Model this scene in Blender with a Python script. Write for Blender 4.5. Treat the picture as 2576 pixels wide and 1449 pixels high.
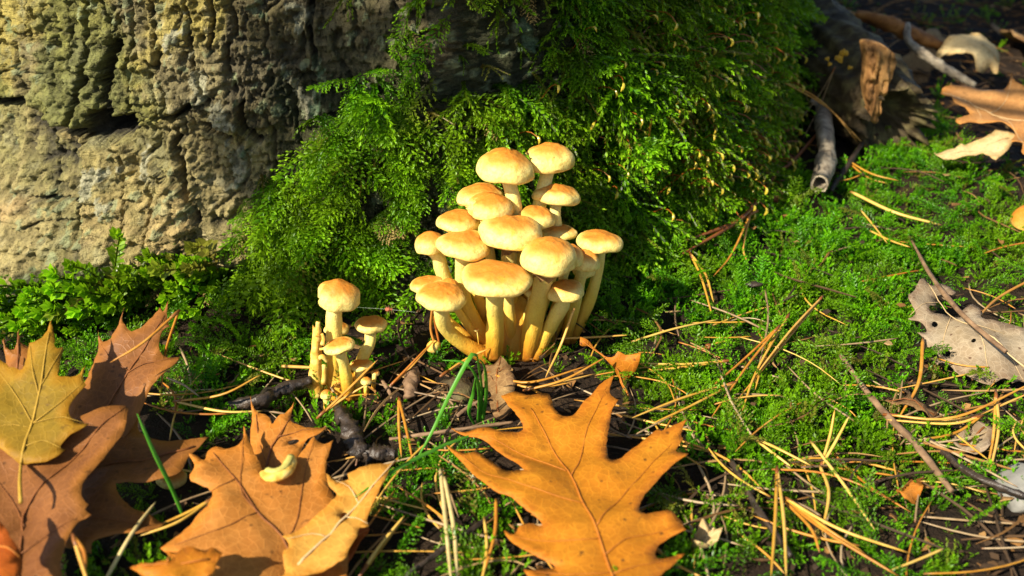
import bpy, bmesh, math, random
import numpy as np
from mathutils import Vector, Matrix
from mathutils.geometry import delaunay_2d_cdt

random.seed(11)
rng = np.random.default_rng(11)
for o in list(bpy.data.objects):
    bpy.data.objects.remove(o, do_unlink=True)
scene = bpy.context.scene
COL = scene.collection
R = math.radians

# ------------------------------------------------------------------ camera
PITCH, VF = R(26.0), R(30.0)
ASP = 1024.0 / 576.0
CAM = np.array([0.0, -0.425, 0.240])
TV = math.tan(VF / 2)
TH = TV * ASP
cd = bpy.data.cameras.new('camera')
cam = bpy.data.objects.new('camera', cd)
COL.objects.link(cam)
cam.location = CAM
cam.rotation_euler = (math.pi / 2 - PITCH, 0, 0)
cd.sensor_fit = 'HORIZONTAL'
cd.sensor_width = 36
cd.lens = 18.0 / TH
cd.clip_start = 0.01
cd.clip_end = 300
cd.dof.use_dof = True
cd.dof.focus_distance = 0.462
cd.dof.aperture_fstop = 12.5
scene.camera = cam

# ------------------------------------------------------------------ sky and sun
SUN_AZ = np.array([-0.70, -0.65, 0.0])          # horizontal direction towards the sun
SUN_EL = R(38)
h = SUN_AZ / np.linalg.norm(SUN_AZ)
SUN = np.array([h[0] * math.cos(SUN_EL), h[1] * math.cos(SUN_EL), math.sin(SUN_EL)])
world = bpy.data.worlds.new('World')
scene.world = world
world.use_nodes = True
wn = world.node_tree
wn.nodes.clear()
sky = wn.nodes.new('ShaderNodeTexSky')
sky.sky_type = 'NISHITA'
sky.sun_disc = False
sky.sun_elevation = SUN_EL
sky.sun_rotation = math.atan2(h[0], h[1])
bg = wn.nodes.new('ShaderNodeBackground')
bg.inputs['Strength'].default_value = 0.08
wo = wn.nodes.new('ShaderNodeOutputWorld')
wn.links.new(sky.outputs[0], bg.inputs[0])
wn.links.new(bg.outputs[0], wo.inputs[0])
sl = bpy.data.lights.new('sun', 'SUN')
sl.energy = 5.0
sl.angle = R(0.53)
sl.color = (1.0, 0.91, 0.74)
so = bpy.data.objects.new('sun', sl)
so.rotation_euler = Vector(SUN).to_track_quat('Z', 'Y').to_euler()
so.location = SUN * 4
COL.objects.link(so)
scene.view_settings.view_transform = 'Standard'
scene.view_settings.look = 'None'
scene.view_settings.exposure = 0.92
scene.view_settings.gamma = 1.0
scene.view_settings.use_curve_mapping = False
scene.render.engine = 'CYCLES'
scene.cycles.use_denoising = True
scene.cycles.max_bounces = 6
scene.cycles.transmission_bounces = 4
scene.cycles.sample_clamp_indirect = 4.0

# ------------------------------------------------------------------ pixels of the photograph <-> directions
FWD = np.array([0, math.cos(PITCH), -math.sin(PITCH)])
UPV = np.array([0, math.sin(PITCH), math.cos(PITCH)])
RGT = np.array([1.0, 0, 0])
PW, PH = 2576.0, 1449.0                          # all pixels below are in a 2576 x 1449 frame


def ray(u, v):
    return FWD + RGT * ((u - PW / 2) / (PW / 2) * TH) + UPV * (-(v - PH / 2) / (PH / 2) * TV)


def atY(u, v, y):
    d = ray(u, v)
    return CAM + d * ((y - CAM[1]) / d[1])


def atZ(u, v, z):
    d = ray(u, v)
    return CAM + d * ((z - CAM[2]) / d[2])


def project(P):
    P = np.asarray(P, float)
    q = P - CAM
    f = q @ FWD
    f = np.where(f < 1e-3, 1e-3, f)
    u = PW / 2 + (q @ RGT) / f / TH * PW / 2
    v = PH / 2 - (q @ UPV) / f / TV * PH / 2
    return u, v, f


def mmpp(P):                                     # metres per pixel at P
    return float((np.asarray(P) - CAM) @ FWD) * 2 * TH / PW


def Z(x0, y0, k):                                # zoomed crop -> frame pixels
    return lambda x, y: ((x0 + x * k) / 1.24224, (y0 + y * k) / 1.24224)


Z1 = Z(1200, 400, 800 / 1525)
Z2 = Z(0, 0, 1100 / 1594)
Z3 = Z(900, 820, 400 / 1208)
Z4 = Z(0, 900, 1300 / 2093)
Z5 = Z(1300, 1050, 1000 / 1932)
Z6 = Z(2200, 0, 1000 / 2070)
Z7 = Z(2200, 700, 1000 / 2576)
Z8 = Z(2200, 1200, 1000 / 2415)
ZA = Z(600, 900, 900 / 2371)
ZB = Z(2500, 0, 700 / 2536)
ZC = Z(1200, 1000, 500 / 2415)
ZD = lambda x, y: (x, y)


# ------------------------------------------------------------------ noise
def hash2(ix, iy, s=0):
    n = (ix.astype(np.int64) * 374761393 + iy.astype(np.int64) * 668265263 + s * 1274126177) & 0x7fffffff
    n = ((n ^ (n >> 13)) * 1274126177) & 0x7fffffff
    return ((n ^ (n >> 16)) & 0xffff) / 65535.0


def vnoise(x, y, s=0):
    x = np.asarray(x, float); y = np.asarray(y, float)
    ix = np.floor(x); iy = np.floor(y)
    fx = x - ix; fy = y - iy
    fx = fx * fx * fx * (fx * (fx * 6 - 15) + 10); fy = fy * fy * fy * (fy * (fy * 6 - 15) + 10)
    a = hash2(ix, iy, s); b = hash2(ix + 1, iy, s); c = hash2(ix, iy + 1, s); d = hash2(ix + 1, iy + 1, s)
    return (a + (b - a) * fx + (c - a) * fy + (a - b - c + d) * fx * fy) * 2 - 1


def fbm(x, y, o=4, s=0, g=0.5):
    r = 0; a = 1.0; t = 0
    for k in range(o):
        r = r + a * vnoise(x * 2 ** k + 17.3 * k, y * 2 ** k - 9.1 * k, s + k)
        t += a; a *= g
    return r / t


def worley(x, y, s=0):
    ix = np.floor(x); iy = np.floor(y)
    f1 = np.full(np.shape(x), 9.0); f2 = f1.copy(); idv = np.zeros(np.shape(x))
    for dx in (-1, 0, 1):
        for dy in (-1, 0, 1):
            cx = ix + dx; cy = iy + dy
            px = cx + hash2(cx, cy, s); py = cy + hash2(cx, cy, s + 7)
            d = np.hypot(px - x, py - y)
            hid = hash2(cx, cy, s + 13)
            m = d < f1
            f2 = np.where(m, f1, np.minimum(f2, d))
            idv = np.where(m, hid, idv)
            f1 = np.where(m, d, f1)
    return f1, f2, idv


def sstep(a, b, x):
    t = np.clip((x - a) / (b - a), 0, 1)
    return t * t * (3 - 2 * t)


def dseg(px, py, pts):                           # distance to a polyline
    best = np.full(np.shape(px), 1e9)
    for (ax, ay), (bx, by) in zip(pts[:-1], pts[1:]):
        vx, vy = bx - ax, by - ay
        t = np.clip(((px - ax) * vx + (py - ay) * vy) / (vx * vx + vy * vy + 1e-12), 0, 1)
        best = np.minimum(best, np.hypot(px - ax - t * vx, py - ay - t * vy))
    return best


def inpoly(px, py, poly):
    px = np.asarray(px, float); py = np.asarray(py, float)
    r = np.zeros(px.shape, bool)
    n = len(poly)
    for i in range(n):
        x1, y1 = poly[i]; x2, y2 = poly[(i + 1) % n]
        c = ((y1 > py) != (y2 > py))
        xx = (x2 - x1) * (py - y1) / ((y2 - y1) if y2 != y1 else 1e-9) + x1
        r ^= c & (px < xx)
    return r


# ------------------------------------------------------------------ ground height and trunk radius
TC = np.array([-0.10, 0.312])


def trunk_base_r(th):
    d = np.degrees(th)
    r = 0.285 + 0.005 * np.sin(th * 3 + 0.4) + 0.004 * np.sin(th * 7 + 1.0)
    r = r + 0.012 * np.exp(-((d + 76) / 14) ** 2) - 0.012 * np.exp(-((d + 88) / 9) ** 2)
    r = r + 0.010 * np.exp(-((d + 118) / 14) ** 2)
    return r


def trunk_r(th, z):
    zz = np.clip(z, -0.03, None)
    r = trunk_base_r(th) - 0.035 + 0.035 * np.exp(-zz / 0.07) - 0.03 * (1 - np.exp(-np.clip(zz - 0.1, 0, None) / 0.5))
    d = np.degrees(th)
    r = r + 0.036 * np.exp(-((d + 122) / 15) ** 2) * np.exp(-np.clip(zz, 0, None) / 0.05)
    r = r - 0.016 * np.exp(-((d + 92) / 10) ** 2) * np.exp(-(zz / 0.035) ** 2)
    return r


def gh(x, y):
    x = np.asarray(x, float); y = np.asarray(y, float)
    d = np.hypot(x - TC[0], y - TC[1]) - 0.30
    g = 0.0045 * fbm(x * 14, y * 14, 3, 3) + 0.0015 * fbm(x * 60, y * 60, 3, 5)
    g = g + 0.010 * np.exp(-np.clip(d, 0, None) / 0.03)
    g = g + 0.055 * sstep(0.05, 0.75, y)
    g = g + 0.014 * np.exp(-(((x - 0.27) / 0.07) ** 2 + ((y - 0.19) / 0.07) ** 2))
    far = np.hypot(x, y)
    g = g + sstep(1.0, 4.0, far) * 0.12 * fbm(x * 0.8, y * 0.8, 3, 9)
    return g


def atG(u, v, lift=0.0):                         # where a pixel's ray meets the ground (plus lift)
    d = ray(u, v)
    if d[2] > -0.03:
        d = d.copy(); d[2] = -0.03
    t = 0.2
    for k in range(900):
        p = CAM + d * t
        e = p[2] - float(gh(p[0], p[1])) - lift
        if e <= 0:
            break
        t += max(e * 0.35, 0.0005)
    return CAM + d * t


# ------------------------------------------------------------------ object helpers
def link(o, parent=None):
    COL.objects.link(o)
    if parent is not None:
        o.parent = parent
    return o


def mesh_obj(name, V, F, m, parent=None, smooth=True, attrs=None, loc=None):
    me = bpy.data.meshes.new(name)
    V = np.asarray(V, float)
    if loc is not None:
        V = V - np.asarray(loc)
    me.from_pydata(V.tolist(), [], F if isinstance(F, list) else F.tolist())
    if attrs:
        for k, a in attrs.items():
            a = np.asarray(a, float)
            if a.ndim == 1:
                at = me.attributes.new(k, 'FLOAT', 'POINT'); at.data.foreach_set('value', a)
            else:
                at = me.attributes.new(k, 'FLOAT_COLOR', 'POINT')
                at.data.foreach_set('color', np.c_[a, np.ones(len(a))].ravel())
    if smooth:
        me.polygons.foreach_set('use_smooth', [True] * len(me.polygons))
    me.update()
    if m is not None:
        me.materials.append(m)
    o = bpy.data.objects.new(name, me)
    if loc is not None and parent is None:
        o.location = loc
    return link(o, parent)


def tag(o, label, cat, group=None, kind=None):
    o['label'] = label
    o['category'] = cat
    if group:
        o['group'] = group
    if kind:
        o['kind'] = kind
    return o


def empty(name, loc):
    o = bpy.data.objects.new(name, None)
    o.location = loc
    o.empty_display_size = 0.01
    return link(o)


def catmull(P, n):
    P = np.asarray(P, float)
    if len(P) == 2:
        t = np.linspace(0, 1, n)[:, None]
        return P[0] * (1 - t) + P[1] * t
    Q = np.vstack([2 * P[0] - P[1], P, 2 * P[-1] - P[-2]])
    out = []
    L = np.r_[0, np.cumsum(np.linalg.norm(np.diff(P[:, :3], axis=0), axis=1))]
    for s in np.linspace(0, L[-1], n):
        i = min(int(np.searchsorted(L, s, side='right')) - 1, len(P) - 2)
        t = (s - L[i]) / max(L[i + 1] - L[i], 1e-9)
        a, b, c, d = Q[i], Q[i + 1], Q[i + 2], Q[i + 3]
        out.append(0.5 * ((2 * b) + (c - a) * t + (2 * a - 5 * b + 4 * c - d) * t * t + (3 * b - a - 3 * c + d) * t ** 3))
    return np.array(out)


def tube_data(path, rad, seg=8, flat=1.0, cap=True, upv=(0, 0, 1)):
    """swept tube; flat < 1 squashes it along its own normal"""
    P = np.asarray(path, float); n = len(P)
    rad = np.broadcast_to(np.asarray(rad, float), (n,))
    T = np.gradient(P, axis=0); T /= np.linalg.norm(T, axis=1)[:, None] + 1e-12
    up = np.array(upv, float)
    if abs(T[0] @ up) > 0.95:
        up = np.array([0, 1.0, 0])
    V = []
    N = up - T[0] * (T[0] @ up); N /= np.linalg.norm(N)
    for i in range(n):
        N = N - T[i] * (T[i] @ N); N /= np.linalg.norm(N) + 1e-12
        B = np.cross(T[i], N)
        for k in range(seg):
            a = 2 * math.pi * k / seg
            V.append(P[i] + rad[i] * (math.cos(a) * B + flat * math.sin(a) * N))
    F = []
    for i in range(n - 1):
        for k in range(seg):
            k2 = (k + 1) % seg
            F.append((i * seg + k, i * seg + k2, (i + 1) * seg + k2, (i + 1) * seg + k))
    if cap:
        F.append(tuple(range(seg - 1, -1, -1)))
        F.append(tuple(range((n - 1) * seg, n * seg)))
    return np.array(V), F


# ------------------------------------------------------------------ materials
def new_mat(name):
    m = bpy.data.materials.new(name)
    m.use_nodes = True
    nt = m.node_tree
    nt.nodes.clear()
    out = nt.nodes.new('ShaderNodeOutputMaterial')
    return m, nt, out


class NT:
    def __init__(s, nt): s.nt = nt

    def n(s, t, **kw):
        nd = s.nt.nodes.new('ShaderNode' + t)
        for k, v in kw.items():
            if k in ('props',):
                for a, b in v.items(): setattr(nd, a, b)
            else:
                key = k.replace('_', ' ')
                s.set(nd.inputs[key] if key in nd.inputs else nd.inputs[int(k[1:])], v)
        return nd

    def set(s, sock, v):
        if hasattr(v, 'is_output'):
            s.nt.links.new(v, sock)
        else:
            if isinstance(v, tuple) and len(v) == 3 and sock.type == 'RGBA':
                v = v + (1,)
            sock.default_value = v

    def noise(s, co, scale, detail=4, rough=0.55, dist=0.0):
        return s.n('TexNoise', Vector=co, Scale=scale, Detail=detail, Roughness=rough, Distortion=dist).outputs[0]

    def ramp(s, fac, stops):
        nd = s.nt.nodes.new('ShaderNodeValToRGB')
        s.set(nd.inputs[0], fac)
        e = nd.color_ramp.elements
        while len(e) < len(stops): e.new(0.5)
        for el, (p, c) in zip(e, stops):
            el.position = p
            el.color = (c if isinstance(c, tuple) else (c, c, c)) + (1,)
        return nd.outputs[0]

    def mix(s, fac, a, b, mode='MIX'):
        nd = s.nt.nodes.new('ShaderNodeMix')
        nd.data_type = 'RGBA'; nd.blend_type = mode
        s.set(nd.inputs[0], fac); s.set(nd.inputs[6], a); s.set(nd.inputs[7], b)
        return nd.outputs[2]

    def math(s, op, a, b=0.0, c=0.0, clamp=False):
        nd = s.nt.nodes.new('ShaderNodeMath'); nd.operation = op; nd.use_clamp = clamp
        s.set(nd.inputs[0], a); s.set(nd.inputs[1], b); s.set(nd.inputs[2], c)
        return nd.outputs[0]

    def attr(s, name, col=False):
        nd = s.nt.nodes.new('ShaderNodeAttribute'); nd.attribute_name = name
        return nd.outputs['Color' if col else 'Fac']

    def obj(s):
        return s.n('TexCoord').outputs['Object']

    def pos(s):
        return s.n('NewGeometry').outputs['Position']

    def rnd(s):
        return s.n('ObjectInfo').outputs['Random']

    def bump(s, hgt, strength, dist):
        return s.n('Bump', Height=hgt, Strength=strength, Distance=dist).outputs[0]

    def mapping(s, co, sc):
        nd = s.nt.nodes.new('ShaderNodeMapping'); s.set(nd.inputs['Vector'], co)
        nd.inputs['Scale'].default_value = sc
        return nd.outputs[0]

    def leafy(s, out, col, trans, rough=0.5, spec=0.4, nrm=None, tcol=None):
        b = s.n('BsdfPrincipled', Base_Color=col, Roughness=rough)
        b.inputs['Specular IOR Level'].default_value = spec
        t = s.n('BsdfTranslucent', Color=tcol if tcol is not None else col)
        if nrm is not None:
            s.nt.links.new(nrm, b.inputs['Normal']); s.nt.links.new(nrm, t.inputs['Normal'])
        mx = s.n('MixShader', Fac=trans, i1=b.outputs[0], i2=t.outputs[0])
        s.nt.links.new(mx.outputs[0], out.inputs[0])

    def plain(s, out, col, rough=0.7, spec=0.3, nrm=None, sss=0.0, sr=0.002):
        b = s.n('BsdfPrincipled', Base_Color=col, Roughness=rough)
        b.inputs['Specular IOR Level'].default_value = spec
        if sss:
            b.inputs['Subsurface Weight'].default_value = sss
            b.inputs['Subsurface Radius'].default_value = (1.0, 0.6, 0.25)
            b.inputs['Subsurface Scale'].default_value = sr
        if nrm is not None:
            s.nt.links.new(nrm, b.inputs['Normal'])
        s.nt.links.new(b.outputs[0], out.inputs[0])


def m_moss(name, dark, mid, bright, rough=0.42, trans=0.42):
    m, nt, out = new_mat(name); s = NT(nt)
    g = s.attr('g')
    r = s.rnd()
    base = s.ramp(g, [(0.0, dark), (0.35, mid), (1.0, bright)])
    pn = s.noise(s.pos(), 22, 2, 0.5)
    patch = s.ramp(pn, [(0.42, 0.0), (0.58, 1.0)])
    yel = s.mix(0.45, base, (0.24, 0.27, 0.008))
    base = s.mix(s.math('MULTIPLY', patch, 0.7), base, yel)
    val = s.math('MULTIPLY_ADD', r, 0.7, 0.62)
    col = s.mix(1.0, base, s.n('CombineColor', Red=val, Green=val, Blue=val).outputs[0], 'MULTIPLY')
    brown = s.ramp(r, [(0.90, 0.0), (0.95, 1.0)])
    col = s.mix(s.math('MULTIPLY', brown, 0.75), col, (0.20, 0.13, 0.03))
    s.leafy(out, col, trans, rough, 0.32)
    return m


M = {}
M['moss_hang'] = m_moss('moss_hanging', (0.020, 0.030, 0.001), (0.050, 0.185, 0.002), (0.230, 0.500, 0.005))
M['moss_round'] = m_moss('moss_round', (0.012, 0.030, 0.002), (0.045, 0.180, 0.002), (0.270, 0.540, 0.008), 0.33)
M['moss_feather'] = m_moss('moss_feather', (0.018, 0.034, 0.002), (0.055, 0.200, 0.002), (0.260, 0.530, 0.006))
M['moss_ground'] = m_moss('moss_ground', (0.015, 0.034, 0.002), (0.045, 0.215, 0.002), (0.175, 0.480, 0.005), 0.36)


def m_spore():
    m, nt, out = new_mat('sporophyte'); s = NT(nt)
    c = s.ramp(s.attr('g'), [(0.0, (0.16, 0.035, 0.008)), (0.75, (0.28, 0.09, 0.01)), (0.85, (0.40, 0.36, 0.03)), (1.0, (0.60, 0.42, 0.04))])
    s.plain(out, c, 0.3, 0.6)
    return m


M['spore'] = m_spore()


def m_cap(nm='mushroom_cap', sh=0.0):
    m, nt, out = new_mat(nm); s = NT(nt)
    co = s.obj(); t = s.math('SUBTRACT', s.attr('t'), sh)
    n1 = s.noise(co, 90, 4, 0.6)
    tt = s.math('ADD', t, s.math('MULTIPLY', s.math('SUBTRACT', n1, 0.5), 0.50))
    tt = s.math('ADD', tt, s.math('MULTIPLY', s.math('SUBTRACT', s.rnd(), 0.5), 0.16))
    c = s.ramp(tt, [(0.0, (0.54, 0.175, 0.016)), (0.36, (0.60, 0.225, 0.026)), (0.54, (0.73, 0.41, 0.09)), (0.74, (0.83, 0.63, 0.19)), (1.0, (0.84, 0.68, 0.20))])
    fine = s.noise(co, 620, 4, 0.7)
    c = s.mix(s.ramp(fine, [(0.46, 0.0), (0.64, 0.50)]), c, (0.56, 0.27, 0.05))
    yp = s.noise(co, 130, 3, 0.5, 0.4)
    c = s.mix(s.ramp(yp, [(0.60, 0.0), (0.68, 0.55)]), c, (0.62, 0.36, 0.03))
    sp = s.n('TexVoronoi', Vector=co, Scale=210).outputs['Distance']
    c = s.mix(s.ramp(sp, [(0.04, 0.85), (0.085, 0.0)]), c, (0.22, 0.09, 0.02))
    hg = s.math('ADD', s.math('MULTIPLY', fine, 0.35), s.math('MULTIPLY', n1, 1.0))
    s.plain(out, c, 0.52, 0.32, s.bump(hg, 0.8, 0.0012), 0.05, 0.001)
    return m


def m_stem():
    m, nt, out = new_mat('mushroom_stem'); s = NT(nt)
    co = s.obj(); t = s.attr('t')
    n1 = s.noise(s.mapping(co, (1, 1, 0.25)), 320, 4, 0.6)
    tt = s.math('ADD', t, s.math('MULTIPLY', s.math('SUBTRACT', n1, 0.5), 0.35))
    c = s.ramp(tt, [(0.0, (0.38, 0.125, 0.008)), (0.20, (0.62, 0.30, 0.022)), (0.48, (0.78, 0.55, 0.08)), (1.0, (0.85, 0.74, 0.26))])
    fi = s.noise(co, 1100, 3, 0.6)
    c = s.mix(s.ramp(fi, [(0.45, 0.0), (0.75, 0.35)]), c, (0.50, 0.25, 0.03))
    s.plain(out, c, 0.55, 0.3, s.bump(s.math('ADD', n1, s.math('MULTIPLY', fi, 0.5)), 0.6, 0.0009), 0.10, 0.0015)
    return m


def m_simple(name, stops, scale, rough=0.7, bump=0.3, bd=0.001, spec=0.3, stretch=(1, 1, 1), detail=5):
    m, nt, out = new_mat(name); s = NT(nt)
    co = s.mapping(s.obj(), stretch)
    n1 = s.noise(co, scale, detail, 0.6)
    c = s.ramp(n1, stops)
    s.plain(out, c, rough, spec, s.bump(n1, bump, bd))
    return m


M['cap'] = m_cap()
M['cap_tan'] = m_cap('mushroom_cap_tan', 0.45)
M['stem'] = m_stem()
M['gill'] = m_simple('mushroom_gills', [(0.3, (0.42, 0.36, 0.08)), (0.7, (0.60, 0.52, 0.14))], 500, 0.6)
M['ring'] = m_simple('ring_remnant', [(0.3, (0.20, 0.10, 0.03)), (0.7, (0.42, 0.24, 0.08))], 400, 0.8)
M['flesh'] = m_simple('mushroom_flesh', [(0.32, (0.50, 0.20, 0.02)), (0.50, (0.74, 0.46, 0.08)), (0.75, (0.84, 0.66, 0.24))], 200, 0.6, 0.5, 0.001)


def m_leaf(name, base, alt, edge, spot=0.5, trans=0.22, rough=0.6, spec=0.22, spotcol=(0.06, 0.025, 0.008), scale=1.0):
    m, nt, out = new_mat(name); s = NT(nt)
    co = s.obj(); e = s.attr('edge'); v = s.attr('vein')
    n1 = s.noise(co, 28 * scale, 5, 0.62, 0.3)
    c = s.mix(s.ramp(n1, [(0.38, 0.0), (0.64, 1.0)]), base, alt)
    mott = s.noise(co, 300, 4, 0.65)
    c = s.mix(s.ramp(mott, [(0.35, 0.42), (0.62, 0.0)]), c, tuple(x * 0.5 for x in base))
    big = s.noise(co, 14, 3, 0.6, 0.5)
    c = s.mix(s.ramp(big, [(0.42, 0.0), (0.62, 0.45)]), c, tuple(x * k for x, k in zip(base, (0.80, 0.66, 0.6))))
    en = s.math('ADD', e, s.math('MULTIPLY', s.math('SUBTRACT', n1, 0.5), 0.6))
    c = s.mix(s.ramp(en, [(0.02, 0.75), (0.25, 0.0)]), c, edge)
    # reticulate fine veins, colour and slight relief only
    vo = s.n('TexVoronoi', props={'feature': 'DISTANCE_TO_EDGE'}, Vector=co, Scale=330.0).outputs['Distance']
    net = s.ramp(vo, [(0.0, 1.0), (0.09, 0.0)])
    c = s.mix(s.math('MULTIPLY', net, 0.26), c, tuple(min(1, x * 1.5) for x in alt))
    c = s.mix(s.ramp(v, [(0.0, 0.35), (1.0, 0.0)]), c, tuple(x * 0.72 for x in base))
    sp = s.n('TexVoronoi', Vector=co, Scale=150.0, Randomness=1.0)
    c = s.mix(s.math('MULTIPLY', s.ramp(sp.outputs['Distance'], [(0.06, 1.0), (0.13, 0.0)]), spot), c, spotcol)
    blot = s.noise(co, 120, 4, 0.7)
    c = s.mix(s.ramp(blot, [(0.64, 0.0), (0.70, spot)]), c, spotcol)
    b = s.math('ADD', s.math('MULTIPLY', mott, 0.6), s.math('MULTIPLY', net, 0.35))
    s.leafy(out, c, trans, rough, spec, s.bump(b, 0.35, 0.0006))
    return m


M['leaf_orange'] = m_leaf('leaf_orange', (0.50, 0.178, 0.010), (0.57, 0.235, 0.016), (0.44, 0.13, 0.012), 0.75, 0.15)
M['leaf_brown'] = m_leaf('leaf_brown', (0.200, 0.075, 0.020), (0.270, 0.108, 0.030), (0.34, 0.13, 0.02), 0.6, 0.12, 0.5, 0.25)
M['leaf_tan'] = m_leaf('leaf_tan', (0.44, 0.165, 0.026), (0.52, 0.230, 0.050), (0.50, 0.17, 0.015), 0.65, 0.15)
M['leaf_olive'] = m_leaf('leaf_olive', (0.250, 0.160, 0.014), (0.340, 0.200, 0.016), (0.42, 0.18, 0.008), 0.45, 0.2)
M['leaf_pale'] = m_leaf('leaf_pale_underside', (0.64, 0.320, 0.050), (0.70, 0.390, 0.075), (0.52, 0.20, 0.02), 0.4, 0.2)
M['leaf_red'] = m_leaf('leaf_red', (0.42, 0.085, 0.008), (0.52, 0.130, 0.012), (0.36, 0.08, 0.01), 0.4, 0.2)
M['leaf_back'] = m_leaf('leaf_ochre', (0.50, 0.240, 0.075), (0.56, 0.290, 0.100), (0.42, 0.17, 0.03), 0.35, 0.2)
M['leaf_grey'] = m_leaf('leaf_grey', (0.33, 0.25, 0.15), (0.44, 0.36, 0.25), (0.20, 0.13, 0.08), 0.85, 0.15, 0.75, 0.15, (0.10, 0.05, 0.03), 2.0)
M['leaf_dead'] = m_leaf('leaf_dead', (0.24, 0.13, 0.05), (0.42, 0.28, 0.12), (0.14, 0.07, 0.03), 0.8, 0.15, 0.8, 0.15, (0.05, 0.03, 0.02), 2.0)
M['leaf_cream'] = m_leaf('leaf_cream', (0.68, 0.52, 0.26), (0.74, 0.60, 0.32), (0.45, 0.28, 0.10), 0.4, 0.2, 0.6)
M['rib_orange'] = m_simple('rib_orange', [(0.3, (0.36, 0.11, 0.012)), (0.7, (0.46, 0.16, 0.02))], 300, 0.6)
M['rib_brown'] = m_simple('rib_brown', [(0.3, (0.14, 0.045, 0.012)), (0.7, (0.24, 0.085, 0.02))], 300, 0.6)
M['rib_yellow'] = m_simple('rib_yellow', [(0.3, (0.34, 0.20, 0.02)), (0.7, (0.44, 0.27, 0.035))], 300, 0.6)
M['rib_pale'] = m_simple('rib_pale', [(0.3, (0.50, 0.35, 0.16)), (0.7, (0.62, 0.45, 0.24))], 300, 0.6)


def m_needle(name, a, b, c):
    m, nt, out = new_mat(name); s = NT(nt)
    n1 = s.noise(s.obj(), 140, 4, 0.65)
    t = s.attr('t')
    col = s.ramp(s.math('ADD', s.math('MULTIPLY', n1, 0.8), s.math('MULTIPLY', s.rnd(), 0.5)), [(0.35, a), (0.65, b), (0.9, c)])
    col = s.mix(s.ramp(t, [(0.0, 0.8), (0.07, 0.0), (0.95, 0.0), (1.0, 0.5)]), col, (0.16, 0.05, 0.012))
    s.plain(out, col, 0.42, 0.45, s.bump(n1, 0.3, 0.0004))
    return m


M['needle_orange'] = m_needle('needle_orange', (0.32, 0.105, 0.012), (0.50, 0.22, 0.025), (0.62, 0.36, 0.08))
M['needle_yellow'] = m_needle('needle_yellow', (0.36, 0.155, 0.015), (0.55, 0.295, 0.035), (0.65, 0.43, 0.10))
M['needle_grey'] = m_needle('needle_grey', (0.13, 0.08, 0.045), (0.30, 0.20, 0.10), (0.42, 0.31, 0.18))
M['needle_red'] = m_needle('needle_red', (0.22, 0.055, 0.010), (0.36, 0.11, 0.016), (0.50, 0.22, 0.04))
def m_grass():
    m, nt, out = new_mat('grass_blade'); s = NT(nt)
    c = s.ramp(s.noise(s.obj(), 150, 4, 0.6), [(0.3, (0.06, 0.28, 0.012)), (0.7, (0.14, 0.42, 0.03))])
    s.leafy(out, c, 0.35, 0.45, 0.35)
    return m


M['grass'] = m_grass()
M['straw'] = m_simple('straw', [(0.3, (0.38, 0.28, 0.10)), (0.7, (0.58, 0.46, 0.20))], 150, 0.6)
M['twig_dark'] = m_simple('twig_dark', [(0.3, (0.012, 0.009, 0.007)), (0.6, (0.045, 0.030, 0.020)), (0.8, (0.12, 0.085, 0.06))], 190, 0.45, 0.9, 0.0015, 0.5, (1, 1, 1))
M['twig_grey'] = m_simple('twig_grey', [(0.30, (0.06, 0.045, 0.03)), (0.46, (0.24, 0.195, 0.135)), (0.7, (0.42, 0.36, 0.26))], 170, 0.7, 0.7, 0.001)
M['twig_brown'] = m_simple('twig_brown', [(0.3, (0.10, 0.055, 0.03)), (0.7, (0.30, 0.185, 0.10))], 160, 0.7, 0.6, 0.0008)
M['log_bark'] = m_simple('log_bark', [(0.28, (0.014, 0.010, 0.005)), (0.48, (0.060, 0.042, 0.018)), (0.72, (0.17, 0.145, 0.055))], 75, 0.75, 0.9, 0.003)
M['broken_wood'] = m_simple('broken_wood', [(0.25, (0.05, 0.022, 0.008)), (0.45, (0.26, 0.125, 0.04)), (0.65, (0.50, 0.27, 0.09)), (0.85, (0.62, 0.42, 0.18))], 130, 0.75, 0.9, 0.002, 0.2, (1, 1, 0.35))
M['bark_orange'] = m_simple('bark_orange', [(0.3, (0.08, 0.03, 0.01)), (0.5, (0.26, 0.10, 0.02)), (0.75, (0.42, 0.20, 0.05))], 90, 0.7, 0.8, 0.002)
M['yellow_fungus'] = m_simple('yellow_fungus', [(0.3, (0.45, 0.22, 0.02)), (0.7, (0.62, 0.38, 0.03))], 400, 0.6)
M['red_chip'] = m_simple('red_chip', [(0.3, (0.24, 0.05, 0.02)), (0.7, (0.45, 0.15, 0.08))], 250, 0.7, 0.9, 0.001)
M['stone'] = m_simple('pebble', [(0.3, (0.16, 0.155, 0.14)), (0.7, (0.28, 0.27, 0.24))], 90, 0.85, 0.6, 0.001)
M['web'] = m_simple('web_thread', [(0.0, (0.55, 0.65, 0.5)), (1.0, (0.6, 0.7, 0.5))], 10, 0.3)


def m_litter(name):
    m, nt, out = new_mat(name); s = NT(nt)
    r = s.rnd()
    c = s.ramp(r, [(0.0, (0.020, 0.013, 0.008)), (0.40, (0.065, 0.037, 0.018)), (0.65, (0.17, 0.080, 0.022)), (0.85, (0.34, 0.16, 0.04)), (0.98, (0.42, 0.27, 0.11))])
    n1 = s.noise(s.obj(), 300, 3, 0.6)
    c = s.mix(s.ramp(n1, [(0.4, 0.5), (0.6, 0.0)]), c, (0.05, 0.03, 0.015))
    s.plain(out, c, 0.75, 0.25)
    return m


M['litter'] = m_litter('litter')


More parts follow.
